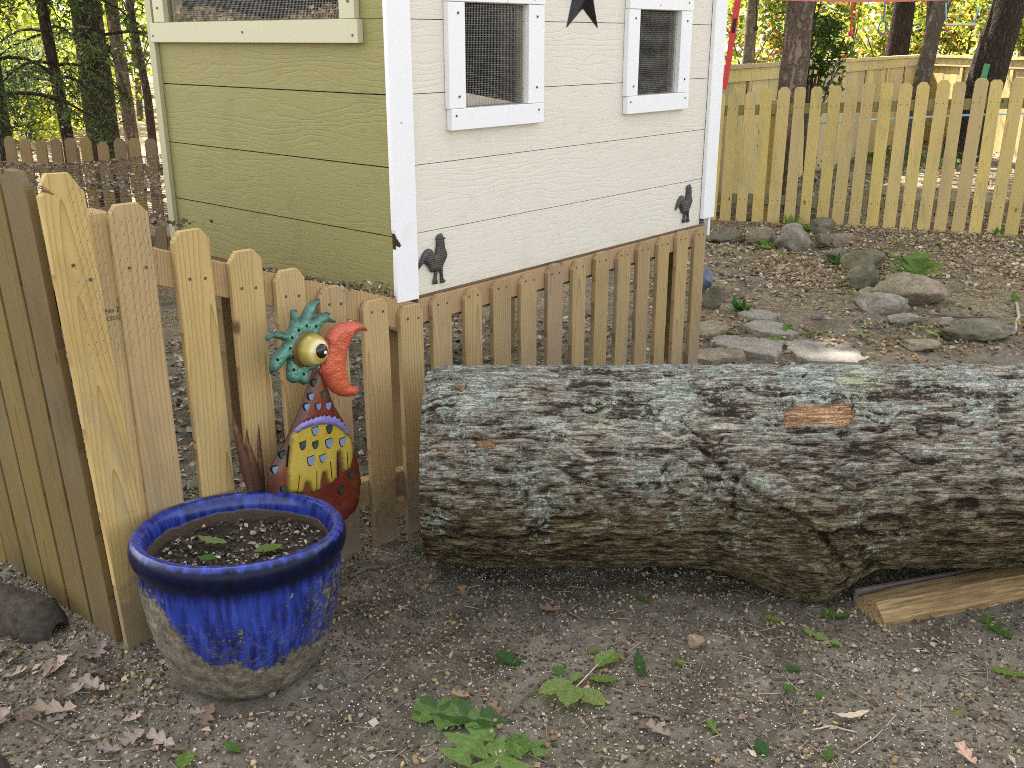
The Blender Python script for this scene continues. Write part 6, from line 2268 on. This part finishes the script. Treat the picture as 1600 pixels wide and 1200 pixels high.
# loose strap hanging by the coop corner
P0, P1_ = lp(1153, 0, 8.9), lp(1132, 140, 8.9)
mb = MB()
w = 0.028
a, b = Vector(P0), Vector(P1_)
mb.add([a + Vector((-w, 0, 0)), a + Vector((w, 0, 0)), b + Vector((w * 0.8, 0.01, 0)), b + Vector((-w * 0.8, 0.01, 0)), a + Vector((-w, 0.004, 0)), a + Vector((w, 0.004, 0)), b + Vector((w * 0.8, 0.014, 0)), b + Vector((-w * 0.8, 0.014, 0))], [(0, 1, 2, 3), (7, 6, 5, 4), (0, 4, 5, 1), (1, 5, 6, 2), (2, 6, 7, 3), (3, 7, 4, 0)])
st_ = link('hanging_strap', mb.mesh('hanging_strap', M['red_strap']))
tag(st_, 'bright red strap with black marks hanging beside the coop corner', 'strap')
for (t0, t1) in [(0.20, 0.36)]:
    q0, q1 = a.lerp(b, t0), a.lerp(b, t1)
    link('strap_mark', MB().add([q0 + Vector((-w * .5, -0.002, 0)), q0 + Vector((w * .5, -0.002, 0)), q1 + Vector((w * .5, -0.002, 0)), q1 + Vector((-w * .5, -0.002, 0))], [(0, 1, 2, 3)]).mesh('strap_mark', M['black_rope']), st_)


def hang(name, label, cat, top, bottom, mat, Y=YL, r=0.006):
    a, b = Vector(lp(*top, Y)), Vector(lp(*bottom, Y))
    t = thing(name, label, cat, a, 0)
    link('rope', MB().tube([(0, 0, 0), (b - a) * 0.5 + Vector((0.004, 0, 0)), b - a], r, 6).mesh('rope', M[mat]), t)
    return t, b - a


t, b = hang('hanging_ball', 'black ball on a black rope beside the slim tan trunk', 'swing toy', (1182, 0), (1181, 44), 'black_rope')
me = rock_mesh(0.022, 0.022, 0.024, 801, 3, 0.05, 0.1)
me.materials.append(M['black_rope'])
link('ball', me, t, b)
t, b = hang('hanging_grip', 'red knob on a red strap hanging from the slackline', 'swing toy', (1332, 3), (1329, 48), 'red_strap', r=0.009)
me = rock_mesh(0.026, 0.026, 0.026, 802, 3, 0.05, 0.1)
me.materials.append(M['red_strap'])
link('knob', me, t, b + Vector((0, 0, -0.02)))
t, b = hang('hanging_ring', 'blue ring on a blue rope hanging from the slackline', 'swing toy', (1383, 3), (1380, 33), 'blue_rope')
ring = [b + Vector((0.032 * math.sin(q), 0, -0.055 + 0.055 * math.cos(q))) for q in np.linspace(0, 2 * math.pi, 25)]
link('ring', MB().tube(ring, 0.006, 6).mesh('ring', M['blue_rope']), t)
a = Vector(lp(1480, 38.5))
t = thing('trapeze_bar', 'pale trapeze bar on two blue ropes hanging from the slackline', 'swing toy', a, 0)
b = Vector(lp(1523, 38.5)) - a
link('bar', MB().tube([(-0.012, 0, 0), b + Vector((0.012, 0, 0))], 0.010, 10).mesh('bar', M['pale_bar']), t)
for (p, q) in [((1478, 4), (1479, 38)), ((1531, 6), (1521, 38))]:
    A, B = Vector(lp(*p)) - a, Vector(lp(*q)) - a
    link('rope', MB().tube([A, A.lerp(B, 0.5), B], 0.006, 6).mesh('rope', M['pale_blue_rope']), t)
P = [lp(x, y, 11.6) for x, y in [(1120, 199), (1228, 196), (1330, 189), (1420, 184), (1510, 180), (1640, 176)]]
tag(link('blue_line', MB().tube(P, 0.011, 6).mesh('blue_line', M['pale_blue_rope'])), 'pale blue line strung between the two right-hand fences', 'rope')
p = Vector(at_depth(1539, 113, 12.9))
tag(link('green_plate', MB().box(-0.035, 0.035, -0.01, 0.01, -0.10, 0.10).mesh('green_plate', M['green_plastic'], 0.003), None, p, (0, 0.15, 0)), 'small green plate fixed on the dark leaning trunk', 'plate')
